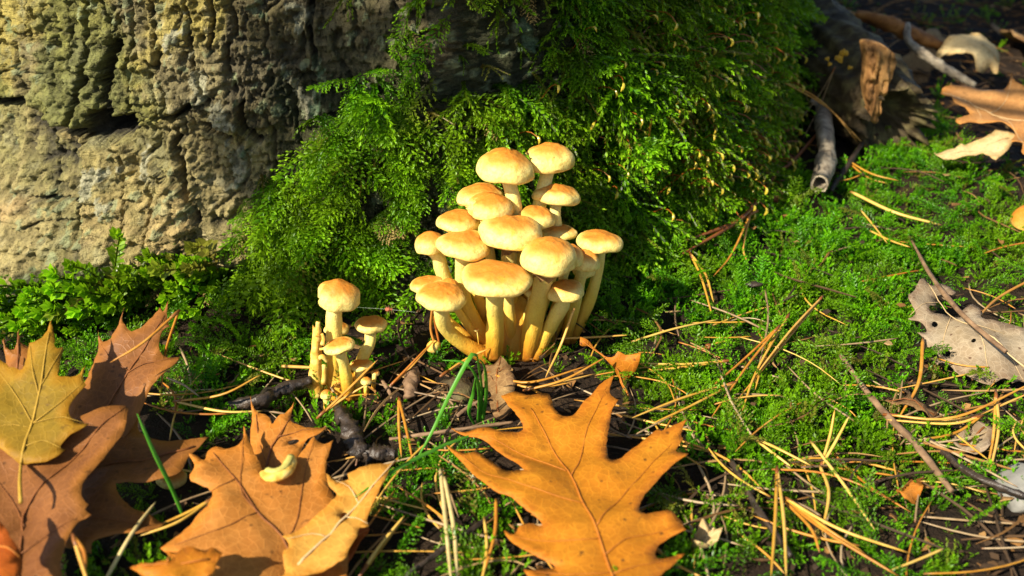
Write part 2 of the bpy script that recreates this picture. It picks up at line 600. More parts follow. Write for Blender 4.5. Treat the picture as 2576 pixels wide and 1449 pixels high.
def m_soil():
    m, nt, out = new_mat('soil'); s = NT(nt)
    co = s.pos()
    n1 = s.noise(co, 60, 6, 0.65)
    n2 = s.noise(co, 420, 4, 0.7)
    c = s.ramp(n1, [(0.3, (0.008, 0.005, 0.003)), (0.55, (0.026, 0.015, 0.008)), (0.8, (0.060, 0.036, 0.017))])
    c = s.mix(s.ramp(n2, [(0.62, 0.0), (0.72, 0.6)]), c, (0.17, 0.105, 0.05))
    s.plain(out, c, 0.85, 0.2, s.bump(s.math('ADD', n1, n2), 0.8, 0.004))
    return m


M['soil'] = m_soil()


def m_bark():
    m, nt, out = new_mat('bark'); s = NT(nt)
    co = s.pos()
    c = s.attr('col', True)
    n1 = s.noise(co, 170, 6, 0.68)
    n2 = s.noise(co, 700, 4, 0.7)
    val = s.ramp(n1, [(0.25, 0.55), (0.5, 1.0), (0.75, 1.35)])
    c = s.mix(1.0, c, val, 'MULTIPLY')
    fl = s.ramp(n2, [(0.52, 0.0), (0.66, 0.55)])
    c = s.mix(fl, c, (0.05, 0.04, 0.022))
    st = s.noise(s.mapping(co, (1, 1, 6)), 90, 4, 0.6)
    hgt = s.math('ADD', s.math('ADD', s.math('MULTIPLY', n1, 1.2), s.math('MULTIPLY', n2, 0.5)), s.math('MULTIPLY', st, 0.8))
    s.plain(out, c, 0.78, 0.3, s.bump(hgt, 1.0, 0.0030))
    return m


M['bark'] = m_bark()

# ================================================================== the ground: one sheet, fine near the mushrooms
def graded(lo, hi, a, b, step, grow=1.35):
    c = list(np.arange(a, b + 1e-9, step))
    s = step; x = b
    while x < hi:
        s *= grow; x += s; c.append(min(x, hi))
    s = step; x = a
    while x > lo:
        s *= grow; x -= s; c.insert(0, max(x, lo))
    return np.array(c)


gx = graded(-80, 80, -0.45, 0.6, 0.0035)
gy = graded(-80, 80, -0.35, 0.75, 0.0035)
GX, GY = np.meshgrid(gx, gy)
GZ = gh(GX, GY)
V = np.c_[GX.ravel(), GY.ravel(), GZ.ravel()]
nx, ny = len(gx), len(gy)
i = np.arange(nx - 1); j = np.arange(ny - 1)
I, J = np.meshgrid(i, j)
a = (J * nx + I).ravel()
F = np.c_[a, a + 1, a + nx + 1, a + nx]
g = mesh_obj('ground', V, F, M['soil'])
g['kind'] = 'structure'

# ================================================================== the tree trunk
th_f = np.concatenate([np.arange(-148, -76, 0.125), np.arange(-76, 40, 0.5), np.arange(40, 212, 4.0)])
zz_f = np.concatenate([np.arange(-0.03, 0.205, 0.0009), [0.22, 0.25, 0.3, 0.37, 0.46, 0.58, 0.72, 0.9, 1.1, 1.35, 1.6, 1.9, 2.2]])
THG, ZG = np.meshgrid(np.radians(th_f), zz_f)
RG = trunk_r(THG, ZG)
BX = TC[0] + RG * np.cos(THG); BY = TC[1] + RG * np.sin(THG)
SX = THG * 0.30                                  # arc length
U, Vp, FD = project(np.stack([BX, BY, ZG], -1).reshape(-1, 3))
zx = (U * 1.24224 / 0.6901).reshape(THG.shape)   # pixels of the bark crop
zy = (Vp * 1.24224 / 0.6901).reshape(THG.shape)
front = (np.degrees(THG) < -40) & (ZG < 0.24)
disp = np.zeros(THG.shape)
# irregular plates divided by fissures
wx = SX * 30 + 0.55 * fbm(SX * 40, ZG * 40, 3, 21); wy = ZG * 4.5 + 0.45 * fbm(SX * 40, ZG * 40, 3, 31)
f1, f2, idv = worley(wx, wy, 4)
crk = sstep(0.0, 0.13, f2 - f1)
disp += 0.0040 * fbm(SX * 70, ZG * 6, 4, 571, 0.6) * sstep(0.0, 0.085, ZG)
disp += -0.0038 * (1 - crk) * (0.5 + 0.5 * sstep(0.04, 0.08, ZG)) * sstep(-0.35, 0.3, fbm(SX * 18, ZG * 9, 3, 8)) + 0.0018 * (idv - 0.5)
w2x = SX * 90 + 0.8 * fbm(SX * 110, ZG * 110, 3, 41); w2y = ZG * 60 + 0.8 * fbm(SX * 110, ZG * 110, 3, 51)
g1, g2, id2 = worley(w2x, w2y, 9)
disp += -0.0004 * (1 - sstep(0.0, 0.16, g2 - g1)) + 0.0007 * (id2 - 0.5)
# flakes: terraced noise, fine horizontal strips
tn = fbm(SX * 75, ZG * 120, 5, 61, 0.6)
disp += 0.0014 * (np.floor(tn * 5 + 0.5 * vnoise(SX * 300, ZG * 300, 3)) / 5) + 0.0017 * fbm(SX * 210, ZG * 330, 3, 66, 0.65)
disp += 0.0011 * fbm(SX * 40, ZG * 620, 3, 71)
disp += 0.0035 * fbm(SX * 9, ZG * 5, 2, 77)
wq = 0.6 * fbm(SX * 60, ZG * 60, 3, 501)
hc = np.abs(fbm(SX * 22 + wq, ZG * 105 + wq * 2, 4, 511, 0.55)); vc = np.abs(fbm(SX * 95 + wq * 2, ZG * 20 + wq, 4, 521, 0.55))
hcrack = np.clip(1 - hc / 0.055, 0, 1) * sstep(-0.2, 0.25, fbm(SX * 30, ZG * 30, 2, 531))
vcrack = np.clip(1 - vc / 0.050, 0, 1) * sstep(-0.1, 0.35, fbm(SX * 24, ZG * 24, 2, 541))
disp -= 0.0022 * hcrack + 0.0022 * vcrack
flake = fbm(SX * 150, ZG * 190, 4, 551, 0.65)
disp += 0.0016 * sstep(0.02, 0.07, flake) + 0.0011 * sstep(-0.20, -0.15, flake)
# the fissures of the photograph
rag = 9 * fbm(SX * 260, ZG * 260, 3, 81) + 6 * vnoise(SX * 800, ZG * 800, 6)
FISS = [([(330, -60), (342, 120), (330, 260), (345, 330)], 9, 0.004), ([(60, -60), (52, 120), (20, 210)], 8, 0.004), ([(160, -60), (172, 90), (150, 170)], 8, 0.004),
        ([(620, -60), (642, 140), (602, 300), (612, 480)], 11, 0.005), ([(700, -60), (722, 150), (742, 330)], 9, 0.004), ([(860, -60), (882, 150), (902, 300), (960, 470)], 10, 0.005),
        ([(560, 700), (575, 860), (560, 1040)], 9, 0.004), ([(230, 640), (235, 800), (215, 960)], 8, 0.003), ([(690, 820), (700, 960), (680, 1080)], 8, 0.004),
        ([(240, 40), (245, 180), (265, 260), (265, 380)], 7, 0.004),
        ([(428, -40), (425, 30), (420, 110), (416, 200)], 13, 0.006),
        ([(416, 200), (395, 340), (352, 450), (325, 560), (372, 640)], 20, 0.008),
        ([(545, 190), (515, 300), (492, 420), (520, 560)], 36, 0.012),
        ([(440, 540), (470, 570), (600, 545)], 46, 0.012),
        ([(505, -20), (530, 90), (545, 160)], 8, 0.004), ([(545, 150), (585, 40)], 6, 0.003),
        ([(880, 460), (800, 530), (822, 610), (798, 660), (830, 740), (850, 850), (890, 960), (900, 1000)], 13, 0.008),
        ([(610, 480), (700, 530), (790, 530)], 8, 0.004),
        ([(962, -40), (988, 80), (972, 220)], 12, 0.007),
        ([(108, 190), (122, 280), (140, 400), (170, 500)], 10, 0.005),
        ([(-60, 450), (60, 462), (130, 450), (180, 520), (240, 580), (320, 612)], 24, 0.009),
        ([(372, 640), (378, 780), (372, 900), (350, 1040)], 17, 0.008),
        ([(1105, 470), (1112, 560), (1180, 620)], 18, 0.008), ([(1410, 0), (1400, 150), (1430, 300)], 15, 0.006),
        ([(930, 560), (1010, 600), (1060, 620)], 14, 0.006),
        ([(120, 900), (240, 905), (340, 915)], 10, 0.004), ([(100, 1040), (170, 1010), (330, 1000)], 8, 0.003),
        ([(700, 260), (770, 420), (760, 500)], 7, 0.003), ([(10, 330), (100, 300), (230, 330)], 7, 0.003)]
for pts, w, dep in FISS:
    w *= 1.35; dep *= 1.5
    d = dseg(zx, zy, pts) + rag * (0.35 + w / 45)
    k = np.where(front, sstep(w * 0.30, -w * 0.05, d - w * 0.50), 0)
    disp -= dep * k
    lip = np.where(front, np.exp(-((d - w * 0.95) / (w * 0.5 + 4)) ** 2), 0)
    disp += 0.0007 * lip
# the upper bark overhangs a ledge; a raised plate below it
ledge = np.interp(zx, [-400, 0, 130, 230, 330, 420, 600, 700, 880, 1060, 1250, 3000], [430, 445, 430, 560, 590, 560, 545, 530, 480, 600, 560, 560])
up = sstep(14, -14, zy - ledge + rag * 1.3) * sstep(1350, 1150, zx)
disp += np.where(front, 0.0040 * up, 0.004 * sstep(0.06, 0.075, ZG))
plate = inpoly(zx + rag * 1.2, zy + rag, [(376, 650), (480, 690), (520, 640), (580, 650), (700, 705), (765, 800), (880, 870), (905, 1000), (790, 1180), (380, 1300)])
disp += np.where(front & plate, 0.0045, 0)
cave = np.exp(-(((zx - 150) / 260) ** 2)) * sstep(-10, 40, zy - ledge) * sstep(420, 160, zy - ledge) * (zx < 372)
disp -= np.where(front, 0.006 * cave, 0)
hol = np.exp(-(((zx - 490) / 130) ** 2 + ((zy - 590 + rag * 2) / 48) ** 2))
disp -= np.where(front, 0.012 * sstep(0.25, 0.7, hol), 0)
# granular lichen crust
lich_poly = [[(770, 100), (860, 40), (900, 240), (980, 380), (1080, 560), (1060, 600), (960, 560), (890, 380), (800, 240)],
             [(1300, 220), (1380, 200), (1430, 380), (1440, 560), (1380, 540), (1270, 310)],
             [(1290, 20), (1400, 40), (1400, 160), (1290, 130)],
             [(390, 760), (560, 740), (570, 900), (440, 980), (385, 900)],
             [(640, 690), (720, 640), (730, 780), (670, 830)],
             [(1030, 640), (1130, 650), (1120, 830), (1010, 860)]]
lichen = np.zeros(THG.shape, bool)
for pl in lich_poly:
    lichen |= inpoly(zx + rag * 3, zy + rag * 3, pl)
lichen &= front & (fbm(SX * 130, ZG * 130, 3, 17) > -0.05)
l1, l2, _ = worley(SX * 480, ZG * 480, 15)
disp += np.where(lichen, 0.0012 * (1 - l1), 0)
s1_, s2_, sid = worley(SX * 150 + 0.3 * fbm(SX * 300, ZG * 300, 2, 601), ZG * 150 + 0.3 * fbm(SX * 300, ZG * 300, 2, 603), 23)
rosette = (s1_ < (sid - 0.55) * 1.0) & front & (fbm(SX * 26, ZG * 26, 2, 607) > -0.15) & (rag < 9)
disp += np.where(rosette, 0.0006, 0)
disp *= np.where(np.degrees(THG) > 40, 0.6, 1.0)
RG2 = RG + disp
X = TC[0] + RG2 * np.cos(THG); Y = TC[1] + RG2 * np.sin(THG)
# bark colour: pigment, plus shade painted into cracks, moss gaps and the right strip
n1 = fbm(SX * 35, ZG * 35, 5, 91, 0.6); n2 = fbm(SX * 120, ZG * 120, 4, 95, 0.6); n3 = fbm(SX * 14, ZG * 14, 3, 99)
olive = np.array([0.340, 0.275, 0.070]); tan = np.array([0.380, 0.285, 0.115]); greyb = np.array([0.16, 0.135, 0.085]); dk = np.array([0.030, 0.026, 0.018])
lowm = sstep(-20, 60, zy - ledge)[..., None]
pmask = np.where(plate, 1.0, 0.35)[..., None]
C = olive * (1 - lowm) + (tan * pmask + np.array([0.235, 0.205, 0.085]) * (1 - pmask)) * lowm
C = C + (greyb - C) * (sstep(-0.1, 0.4, n1) * 0.7)[..., None]
C = C + (np.array([0.34, 0.20, 0.09]) - C) * (sstep(0.15, 0.5, fbm(SX * 22, ZG * 30, 3, 93)) * 0.5 * lowm[..., 0])[..., None]
C = C + (np.array([0.40, 0.36, 0.22]) - C) * (sstep(0.15, 0.6, n2) * 0.5)[..., None]
C = C + (np.array([0.13, 0.145, 0.035]) - C) * (sstep(0.05, 0.5, n3 + 0.4 * n2) * 0.75 * (1 - 0.5 * lowm[..., 0]))[..., None]
C = C * (1 + 0.35 * sstep(0.02, 0.10, flake) - 0.12)[..., None]
C = C + (dk - C) * (0.85 * np.clip(hcrack + vcrack, 0, 1))[..., None]
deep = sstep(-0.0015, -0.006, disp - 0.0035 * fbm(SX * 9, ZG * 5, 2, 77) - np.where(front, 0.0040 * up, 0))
C = C + (dk - C) * (deep * 0.95)[..., None]  # recess shade painted into the fissures by depth
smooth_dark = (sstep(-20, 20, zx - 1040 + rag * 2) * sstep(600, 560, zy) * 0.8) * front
C = C + (np.array([0.085, 0.070, 0.040]) - C) * smooth_dark[..., None]  # canopy shade on the right of the bare bark, painted into its colour
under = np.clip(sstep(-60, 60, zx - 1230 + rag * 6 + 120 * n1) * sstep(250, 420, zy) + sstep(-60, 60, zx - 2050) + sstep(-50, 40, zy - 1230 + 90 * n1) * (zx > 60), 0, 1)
C = C + (np.array([0.030, 0.036, 0.012]) - C) * (under * 0.9)[..., None]  # algae-green stain, darkened to paint shade into the moss gaps
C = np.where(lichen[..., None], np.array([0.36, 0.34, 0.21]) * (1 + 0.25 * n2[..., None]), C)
tq = (sstep(0.52, 0.66, 0.22 * fbm(SX * 420, ZG * 420, 3, 107) - 0.06 + fbm(SX * 70, ZG * 70, 4, 105, 0.6) + 0.18 * lichen + 0.22 * (inpoly(zx, zy, [(960, 600), (1150, 580), (1180, 900), (980, 1000)])) + 0.16 * (zx > 1180) * (zy < 600)) * front)
C = C + (np.array([0.15, 0.25, 0.13]) - C) * (tq * 0.7)[..., None]
C = np.where(rosette[..., None], C * 0.35 + np.array([0.27, 0.31, 0.16]) * 0.65, C)
C = np.clip(C, 0.006, 0.8)
nth, nz = len(th_f), len(zz_f)
V = np.c_[X.ravel(), Y.ravel(), ZG.ravel()]
I, J = np.meshgrid(np.arange(nth), np.arange(nz - 1))
I2 = (I + 1) % nth
F = np.c_[(J * nth + I).ravel(), (J * nth + I2).ravel(), ((J + 1) * nth + I2).ravel(), ((J + 1) * nth + I).ravel()]
tree = empty('tree', (TC[0], TC[1], 0.02))
tag(tree, 'thick old tree with cracked lichen-spotted bark, its foot overgrown with moss', 'tree')
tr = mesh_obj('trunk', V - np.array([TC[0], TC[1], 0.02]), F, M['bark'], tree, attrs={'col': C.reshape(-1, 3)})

# ================================================================== moss
PROTO = {}


def proto_collection(name, builders, m):
    c = bpy.data.collections.new(name)
    for k, (V, F, g) in enumerate(builders):
        me = bpy.data.meshes.new('%s_%02d' % (name, k))
        me.from_pydata(np.asarray(V).tolist(), [], F)
        at = me.attributes.new('g', 'FLOAT', 'POINT'); at.data.foreach_set('value', np.asarray(g, float))
        me.materials.append(m)
        me.update()
        o = bpy.data.objects.new('%s_%02d' % (name, k), me)
        c.objects.link(o)
    return c


def nrm(v):
    return v / (np.linalg.norm(v) + 1e-12)


def add_leaf(V, F, G, p, d, side, up, L, W, g, cup=0.25):
    d = nrm(d); side = nrm(side); up = nrm(up)
    b = len(V)
    V += [p, p + d * L * 0.45 + side * W * 0.5 + up * W * cup, p + d * L + up * L * 0.08, p + d * L * 0.45 - side * W * 0.5 + up * W * cup]
    F += [(b, b + 1, b + 2), (b, b + 2, b + 3)]
    G += [g * 0.75, g, min(1, g * 1.12), g]


def shoot(V, F, G, p0, d0, bend, L, n, lL, lW, ang, r, g0, g1, ranks=3, twist=0.0, taper=0.5):
    """leafy shoot: a curved axis from p0 along d0 that bends towards 'bend'; leaves all along"""
    p = np.array(p0, float); d = nrm(np.array(d0, float)); st = L / n
    axis = [p.copy()]
    for k in range(n):
        t = k / n
        d = nrm(d + np.array(bend) * (1.2 / n) + r.normal(0, 0.05, 3))
        ref = np.array([0.3, 1.0, 0.2]); s1 = nrm(np.cross(d, ref)); s2 = np.cross(d, s1)
        a = 2 * math.pi * k / ranks + twist * k + r.normal(0, 0.25)
        o = math.cos(a) * s1 + math.sin(a) * s2
        ca, sa = math.cos(ang), math.sin(ang)
        ld = d * ca + o * sa
        side = np.cross(ld, d * sa - o * ca)
        w = (1 - taper * t) * r.uniform(0.8, 1.2)
        add_leaf(V, F, G, p.copy(), ld, side, d, lL * w, lW * w, min(1, max(0, g0 + (g1 - g0) * t + r.normal(0, 0.06))))
        p = p + d * st
        axis.append(p.copy())
    # terminal leaves
    for k in range(3):
        a = 2 * math.pi * k / 3
        s1 = nrm(np.cross(d, np.array([0.3, 1.0, 0.2]))); s2 = np.cross(d, s1)
        o = math.cos(a) * s1 + math.sin(a) * s2
        add_leaf(V, F, G, p, d + o * 0.35, np.cross(d, o), o, lL * (1 - taper) * 1.1, lW * (1 - taper), min(1, g1 * 1.05))
    return np.array(axis)


def stalk(V, F, G, axis, rad, g):
    tv, tf = tube_data(axis, rad, 3, cap=False)
    b = len(V)
    V += [x for x in tv]; F += [tuple(i + b for i in f) for f in tf]; G += [g] * len(tv)


def proto_hang(r):
    V, F, G = [], [], []
    ax = shoot(V, F, G, (0, 0, 0), (0, 0, 1), (0.9, r.normal(0, .2), -0.1), 1.0, 40, 0.115, 0.052, 0.5, r, 0.08, 1.0, 4, 0.3)
    for k in range(r.integers(2, 6)):
        q = ax[int(r.integers(6, 24))]
        shoot(V, F, G, q, nrm(np.array([0.5, r.choice([-1, 1]) * 0.8, 0.7])), (0.5, 0, 0.1), r.uniform(0.25, 0.5), 13, 0.095, 0.045, 0.5, r, 0.4, 1.0, 3, 0.4)
    stalk(V, F, G, ax[::5], 0.012, 0.1)
    return V, F, G


def proto_round(r):
    V, F, G = [], [], []
    ax = shoot(V, F, G, (0, 0, 0), (0, 0, 1), (r.uniform(0.0, .5), r.normal(0, .2), 0.1), 1.0, 20, 0.20, 0.15, 1.0, r, 0.15, 0.95, 2, 0.35, 0.35)
    shoot(V, F, G, ax[-1] - 0.04, ax[-1] - ax[-3], (0, 0, 0.3), 0.12, 7, 0.14, 0.10, 0.8, r, 0.9, 1.0, 3, 0.5, 0.2)
    stalk(V, F, G, ax[::4], 0.014, 0.1)
    return V, F, G


def proto_feather(r):
    V, F, G = [], [], []
    ax = shoot(V, F, G, (0, 0, 0), (0, 0, 1), (0.7, r.normal(0, .15), 0.0), 1.0, 22, 0.07, 0.04, 0.6, r, 0.2, 0.9, 3, 0.4)
    for k in range(3, 21):
        t = k / 21
        Ls = 0.25 * math.sin(math.pi * (0.12 + 0.85 * t)) * r.uniform(0.7, 1.15) + 0.04
        sd = 1 if k % 2 else -1
        tg = nrm(ax[min(k + 1, 22)] - ax[k - 1])
        shoot(V, F, G, ax[k], nrm(np.array([0, sd * 0.85, 0]) + tg * 0.75), (0.25, 0, 0), Ls, 8, 0.078, 0.036, 0.6, r, 0.2 + 0.4 * t, 0.75 + 0.25 * t, 3, 0.5)
    return V, F, G


def proto_tuft(r):
    V, F, G = [], [], []
    for k in range(r.integers(4, 7)):
        a = r.uniform(0, 6.28)
        d = np.array([math.cos(a) * r.uniform(0.2, 1.1), math.sin(a) * r.uniform(0.2, 1.1), r.uniform(0.5, 1.0)])
        shoot(V, F, G, (0, 0, 0), d, (0, 0, r.uniform(-.4, .5)), r.uniform(0.6, 1.0), 15, 0.175, 0.095, 0.6, r, 0.15, 0.98, 3, 0.5, 0.35)
    return V, F, G


def proto_spore(r):
    V, F, G = [], [], []
    ax = catmull([(0, 0, 0), (0.05, 0.02, 0.35), (0.0, 0.04, 0.75), (0.12, 0.02, 0.97)], 8)
    tv, tf = tube_data(ax, 0.009, 4, cap=False)
    V += list(tv); F += tf; G += list(np.repeat(np.linspace(0, 0.75, 8), 4))
    cp = catmull([(0.11, 0.02, 0.96), (0.14, 0.02, 0.985), (0.19, 0.02, 0.98), (0.23, 0.02, 0.945)], 7)
    tv, tf = tube_data(cp, [0.008, 0.018, 0.023, 0.024, 0.020, 0.013, 0.004], 6)
    b = len(V)
    V += list(tv); F += [tuple(i + b for i in f) for f in tf]; G += list(np.repeat(np.linspace(0.85, 1.0, 7), 6))
    return V, F, G


def protos(fn, n, seed):
    r = np.random.default_rng(seed)
    return [fn(r) for _ in range(n)]


PC = {'hang': proto_collection('proto_hang', protos(proto_hang, 6, 1), M['moss_hang']),
      'round': proto_collection('proto_round', protos(proto_round, 5, 2), M['moss_round']),
      'feather': proto_collection('proto_feather', protos(proto_feather, 5, 3), M['moss_feather']),
      'tuft': proto_collection('proto_tuft', protos(proto_tuft, 6, 4), M['moss_ground']),
      'gfeather': proto_collection('proto_gfeather', protos(proto_feather, 4, 5), M['moss_ground']),
      'spore': proto_collection('proto_spore', protos(proto_spore, 2, 6), M['spore'])}


def basis_euler(zd, xd):
    """euler XYZ of frames with local Z = zd and local X close to xd (arrays n x 3)"""
    zd = zd / np.linalg.norm(zd, axis=1)[:, None]
    xd = xd - zd * np.sum(zd * xd, axis=1)[:, None]
    xd /= np.linalg.norm(xd, axis=1)[:, None] + 1e-9
    yd = np.cross(zd, xd)
    sy = np.clip(-xd[:, 2], -1, 1)
    return np.c_[np.arctan2(yd[:, 2], zd[:, 2]), np.arcsin(sy), np.arctan2(xd[:, 1], xd[:, 0])]


def scatter(name, pts, eul, scl, coll, label, cat, nvar):
    me = bpy.data.meshes.new(name)
    me.from_pydata(pts.tolist(), [], [])
    at = me.attributes.new('rot', 'FLOAT_VECTOR', 'POINT'); at.data.foreach_set('vector', eul.ravel())
    at = me.attributes.new('scl', 'FLOAT', 'POINT'); at.data.foreach_set('value', scl)
    at = me.attributes.new('idx', 'INT', 'POINT'); at.data.foreach_set('value', rng.integers(0, nvar, len(pts)).astype(np.int32))
    o = link(bpy.data.objects.new(name, me))
    nt = bpy.data.node_groups.new(name + '_nodes', 'GeometryNodeTree')
    nt.interface.new_socket('Geometry', in_out='INPUT', socket_type='NodeSocketGeometry')
    nt.interface.new_socket('Geometry', in_out='OUTPUT', socket_type='NodeSocketGeometry')
    gi = nt.nodes.new('NodeGroupInput'); go = nt.nodes.new('NodeGroupOutput')
    ci = nt.nodes.new('GeometryNodeCollectionInfo')
    ci.inputs[0].default_value = coll
    ci.inputs['Separate Children'].default_value = True
    ci.inputs['Reset Children'].default_value = True
    iop = nt.nodes.new('GeometryNodeInstanceOnPoints')
    iop.inputs['Pick Instance'].default_value = True

    def na(nm, ty):
        nd = nt.nodes.new('GeometryNodeInputNamedAttribute'); nd.data_type = ty
        nd.inputs[0].default_value = nm
        return [s for s in nd.outputs if s.enabled and s.name == 'Attribute'][0]
    e2r = nt.nodes.new('FunctionNodeEulerToRotation')
    nt.links.new(na('rot', 'FLOAT_VECTOR'), e2r.inputs[0])
    nt.links.new(gi.outputs[0], iop.inputs['Points'])
    nt.links.new(ci.outputs[0], iop.inputs['Instance'])
    nt.links.new(na('idx', 'INT'), iop.inputs['Instance Index'])
    nt.links.new(e2r.outputs[0], iop.inputs['Rotation'])
    nt.links.new(na('scl', 'FLOAT'), iop.inputs['Scale'])
    nt.links.new(iop.outputs[0], go.inputs[0])
    md = o.modifiers.new('moss', 'NODES'); md.node_group = nt
    tag(o, label, cat, kind='stuff')
    return o


# --- on the trunk
N = 60000
th = np.radians(rng.uniform(-150, 45, N)); z = rng.uniform(-0.01, 0.24, N)
rr = trunk_r(th, z) + 0.001
P = np.c_[TC[0] + rr * np.cos(th), TC[1] + rr * np.sin(th), z]
P = P[P[:, 2] > gh(P[:, 0], P[:, 1]) - 0.004]
th = np.arctan2(P[:, 1] - TC[1], P[:, 0] - TC[0])
u, v, f = project(P)
nz_ = fbm(th * 9, P[:, 2] * 30, 3, 201); nf = fbm(th * 30, P[:, 2] * 90, 3, 205)
uu = u + 45 * nz_; vv = v + 45 * nz_
p_round = inpoly(uu, vv, [(45, 770), (110, 740), (165, 715), (230, 725), (290, 690), (350, 705), (420, 650), (520, 640), (560, 690), (600, 760), (720, 850), (700, 1020), (380, 980), (200, 930), (80, 870)]) \
    | inpoly(uu, vv, [(-80, 860), (20, 860), (50, 890), (40, 980), (-80, 980)])
p_mid = inpoly(uu, vv, [(640, 480), (690, 380), (780, 340), (850, 250), (930, 190), (1060, 150), (1200, 280), (1250, 420), (1120, 540), (1080, 700), (1060, 1000), (720, 1020), (630, 820), (600, 640)])
dark_cav = inpoly(u, v, [(660, 780), (760, 770), (800, 690), (1040, 700), (1060, 930), (700, 990)])
p_top = inpoly(uu, vv, [(860, -200), (1420, -200), (1400, 150), (1200, 300), (930, 200)])
p_right = ((uu > 1380) | ((uu > 1080) & (vv > 250))) & ~p_mid
right_hidden = np.degrees(th) > -35
dens = np.zeros(len(P))
dens = np.where(p_round, 0.26, dens)
dens = np.where(p_mid, 0.27 * sstep(-0.35, 0.10, nf), dens)
dens = np.where(dark_cav, dens * 0.45, dens)
dens = np.where(p_top, 0.10 * sstep(-0.15, 0.25, nf), dens)
dens = np.where(p_right | right_hidden, 0.36 * sstep(-0.6, -0.1, nf), dens)
dens = np.where((v < -40) & ~right_hidden, 0.10 * (uu > 1100), dens)
keep = rng.random(len(P)) < dens
P, th, u, v, p_round, p_mid, nz_ = [q[keep] for q in (P, th, u, v, p_round, p_mid, nz_)]
nor = np.c_[np.cos(th), np.sin(th), np.full(len(th), 0.15)]
down = np.tile(np.array([0, 0, -1.0]), (len(th), 1))
tang = np.c_[-np.sin(th), np.cos(th), np.zeros(len(th))]
J3 = rng.normal(0, 1, (len(th), 3))
lean = fbm(th * 22, P[:, 2] * 70, 2, 411)[:, None] * 1.3
big = 1 + 0.75 * fbm(th * 16, P[:, 2] * 50, 2, 421)
is_round = p_round
is_fea = ~p_round & (p_mid & (rng.random(len(th)) < 0.75) | (~p_mid & (rng.random(len(th)) < 0.16)))
is_hang = ~is_round & ~is_fea
zd = nor * 0.85 - down * 0.65 + J3 * 0.28; sc = rng.uniform(0.017, 0.034, len(th)) * (1 + 0.5 * fbm(th * 14, P[:, 2] * 45, 2, 401))
q = is_round
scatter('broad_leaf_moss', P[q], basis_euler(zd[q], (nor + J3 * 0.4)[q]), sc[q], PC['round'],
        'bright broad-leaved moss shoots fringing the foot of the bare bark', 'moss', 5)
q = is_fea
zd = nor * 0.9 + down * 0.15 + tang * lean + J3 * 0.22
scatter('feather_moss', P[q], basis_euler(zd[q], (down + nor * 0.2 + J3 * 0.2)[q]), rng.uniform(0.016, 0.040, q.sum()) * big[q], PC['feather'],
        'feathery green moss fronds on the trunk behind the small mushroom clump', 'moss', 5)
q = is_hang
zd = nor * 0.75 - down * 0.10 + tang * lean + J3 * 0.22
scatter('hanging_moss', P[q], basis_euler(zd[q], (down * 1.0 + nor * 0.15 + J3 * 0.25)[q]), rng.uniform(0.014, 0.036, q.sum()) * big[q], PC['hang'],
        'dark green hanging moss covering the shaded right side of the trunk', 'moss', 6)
M['moss_dead'] = m_simple('moss_dead', [(0.3, (0.24, 0.15, 0.04)), (0.7, (0.46, 0.34, 0.12))], 300, 0.7)
PC['dead'] = proto_collection('proto_dead', protos(proto_feather, 3, 15), M['moss_dead'])
cd_ = np.exp(-(((u - 960) / 80) ** 2 + ((v - 515) / 22) ** 2)) + 0.8 * np.exp(-(((u - 580) / 70) ** 2 + ((v - 900) / 60) ** 2)) + 0.7 * np.exp(-(((u - 1460) / 25) ** 2 + ((v - 400) / 60) ** 2))
q = rng.random(len(th)) < np.clip(cd_ * 0.30 + 0.006, 0, 1)
zd = nor * 0.9 + down * 0.4 + J3 * 0.3
scatter('dead_moss', P[q] + nor[q] * 0.004, basis_euler(zd[q], (down + J3 * 0.3)[q]), rng.uniform(0.012, 0.024, q.sum()), PC['dead'],
        'withered tan moss fronds hanging among the green trunk moss', 'moss', 3)
# spore capsules on the hanging moss
c1 = np.exp(-(((u - 1720) / 150) ** 2 + ((v - 190) / 80) ** 2)) + np.exp(-(((u - 1800) / 190) ** 2 + ((v - 430) / 90) ** 2)) + 0.25 * np.exp(-(((u - 1650) / 260) ** 2 + ((v - 330) / 180) ** 2))
q = (rng.random(len(th)) < np.clip(c1 * 1.3, 0, 1) * 0.45 * (u < 1900)) & is_hang
zd = nor * 0.8 - down * 0.35 + tang * 0.4 + J3 * 0.42
scatter('moss_spore_capsules', P[q], basis_euler(zd[q], (down + J3 * 0.3)[q]), rng.uniform(0.024, 0.036, q.sum()), PC['spore'],
        'red-stalked spore capsules standing out of the hanging trunk moss', 'moss', 2)

# --- on the ground
N = 60000
P = np.c_[rng.uniform(-0.42, 0.62, N), rng.uniform(-0.30, 0.62, N)]
d = np.hypot(P[:, 0] - TC[0], P[:, 1] - TC[1])
P = P[d > trunk_base_r(np.arctan2(P[:, 1] - TC[1], P[:, 0] - TC[0])) + 0.001]
P = np.c_[P, gh(P[:, 0], P[:, 1]) - 0.001]
u, v, f = project(P)
nz_ = fbm(P[:, 0] * 22, P[:, 1] * 22, 4, 301); nf = fbm(P[:, 0] * 70, P[:, 1] * 70, 3, 305)
uu = u + 60 * nz_; vv = v + 40 * nz_
carpet = inpoly(uu, vv, [(1380, 890), (1420, 700), (1560, 560), (1900, 400), (2060, 520), (2110, 430), (2200, 330), (2370, 320), (2460, 440), (2640, 560), (2640, 730), (2330, 730), (2330, 850), (2260, 1000), (2180, 1130), (2060, 1220), (1900, 1200), (1750, 1080), (1560, 980)])
dens = np.where(carpet, 0.75 * sstep(-0.9, -0.3, nf), 0.0)
patchy = sstep(0.02, 0.22, nz_ + 0.5 * nf)
dens = np.where(~carpet, 0.28 * patchy, dens)
dens = np.where(~carpet & (u > 1750) & (v > 1050), 0.45 * sstep(-0.08, 0.22, nz_ + 0.5 * nf), dens)
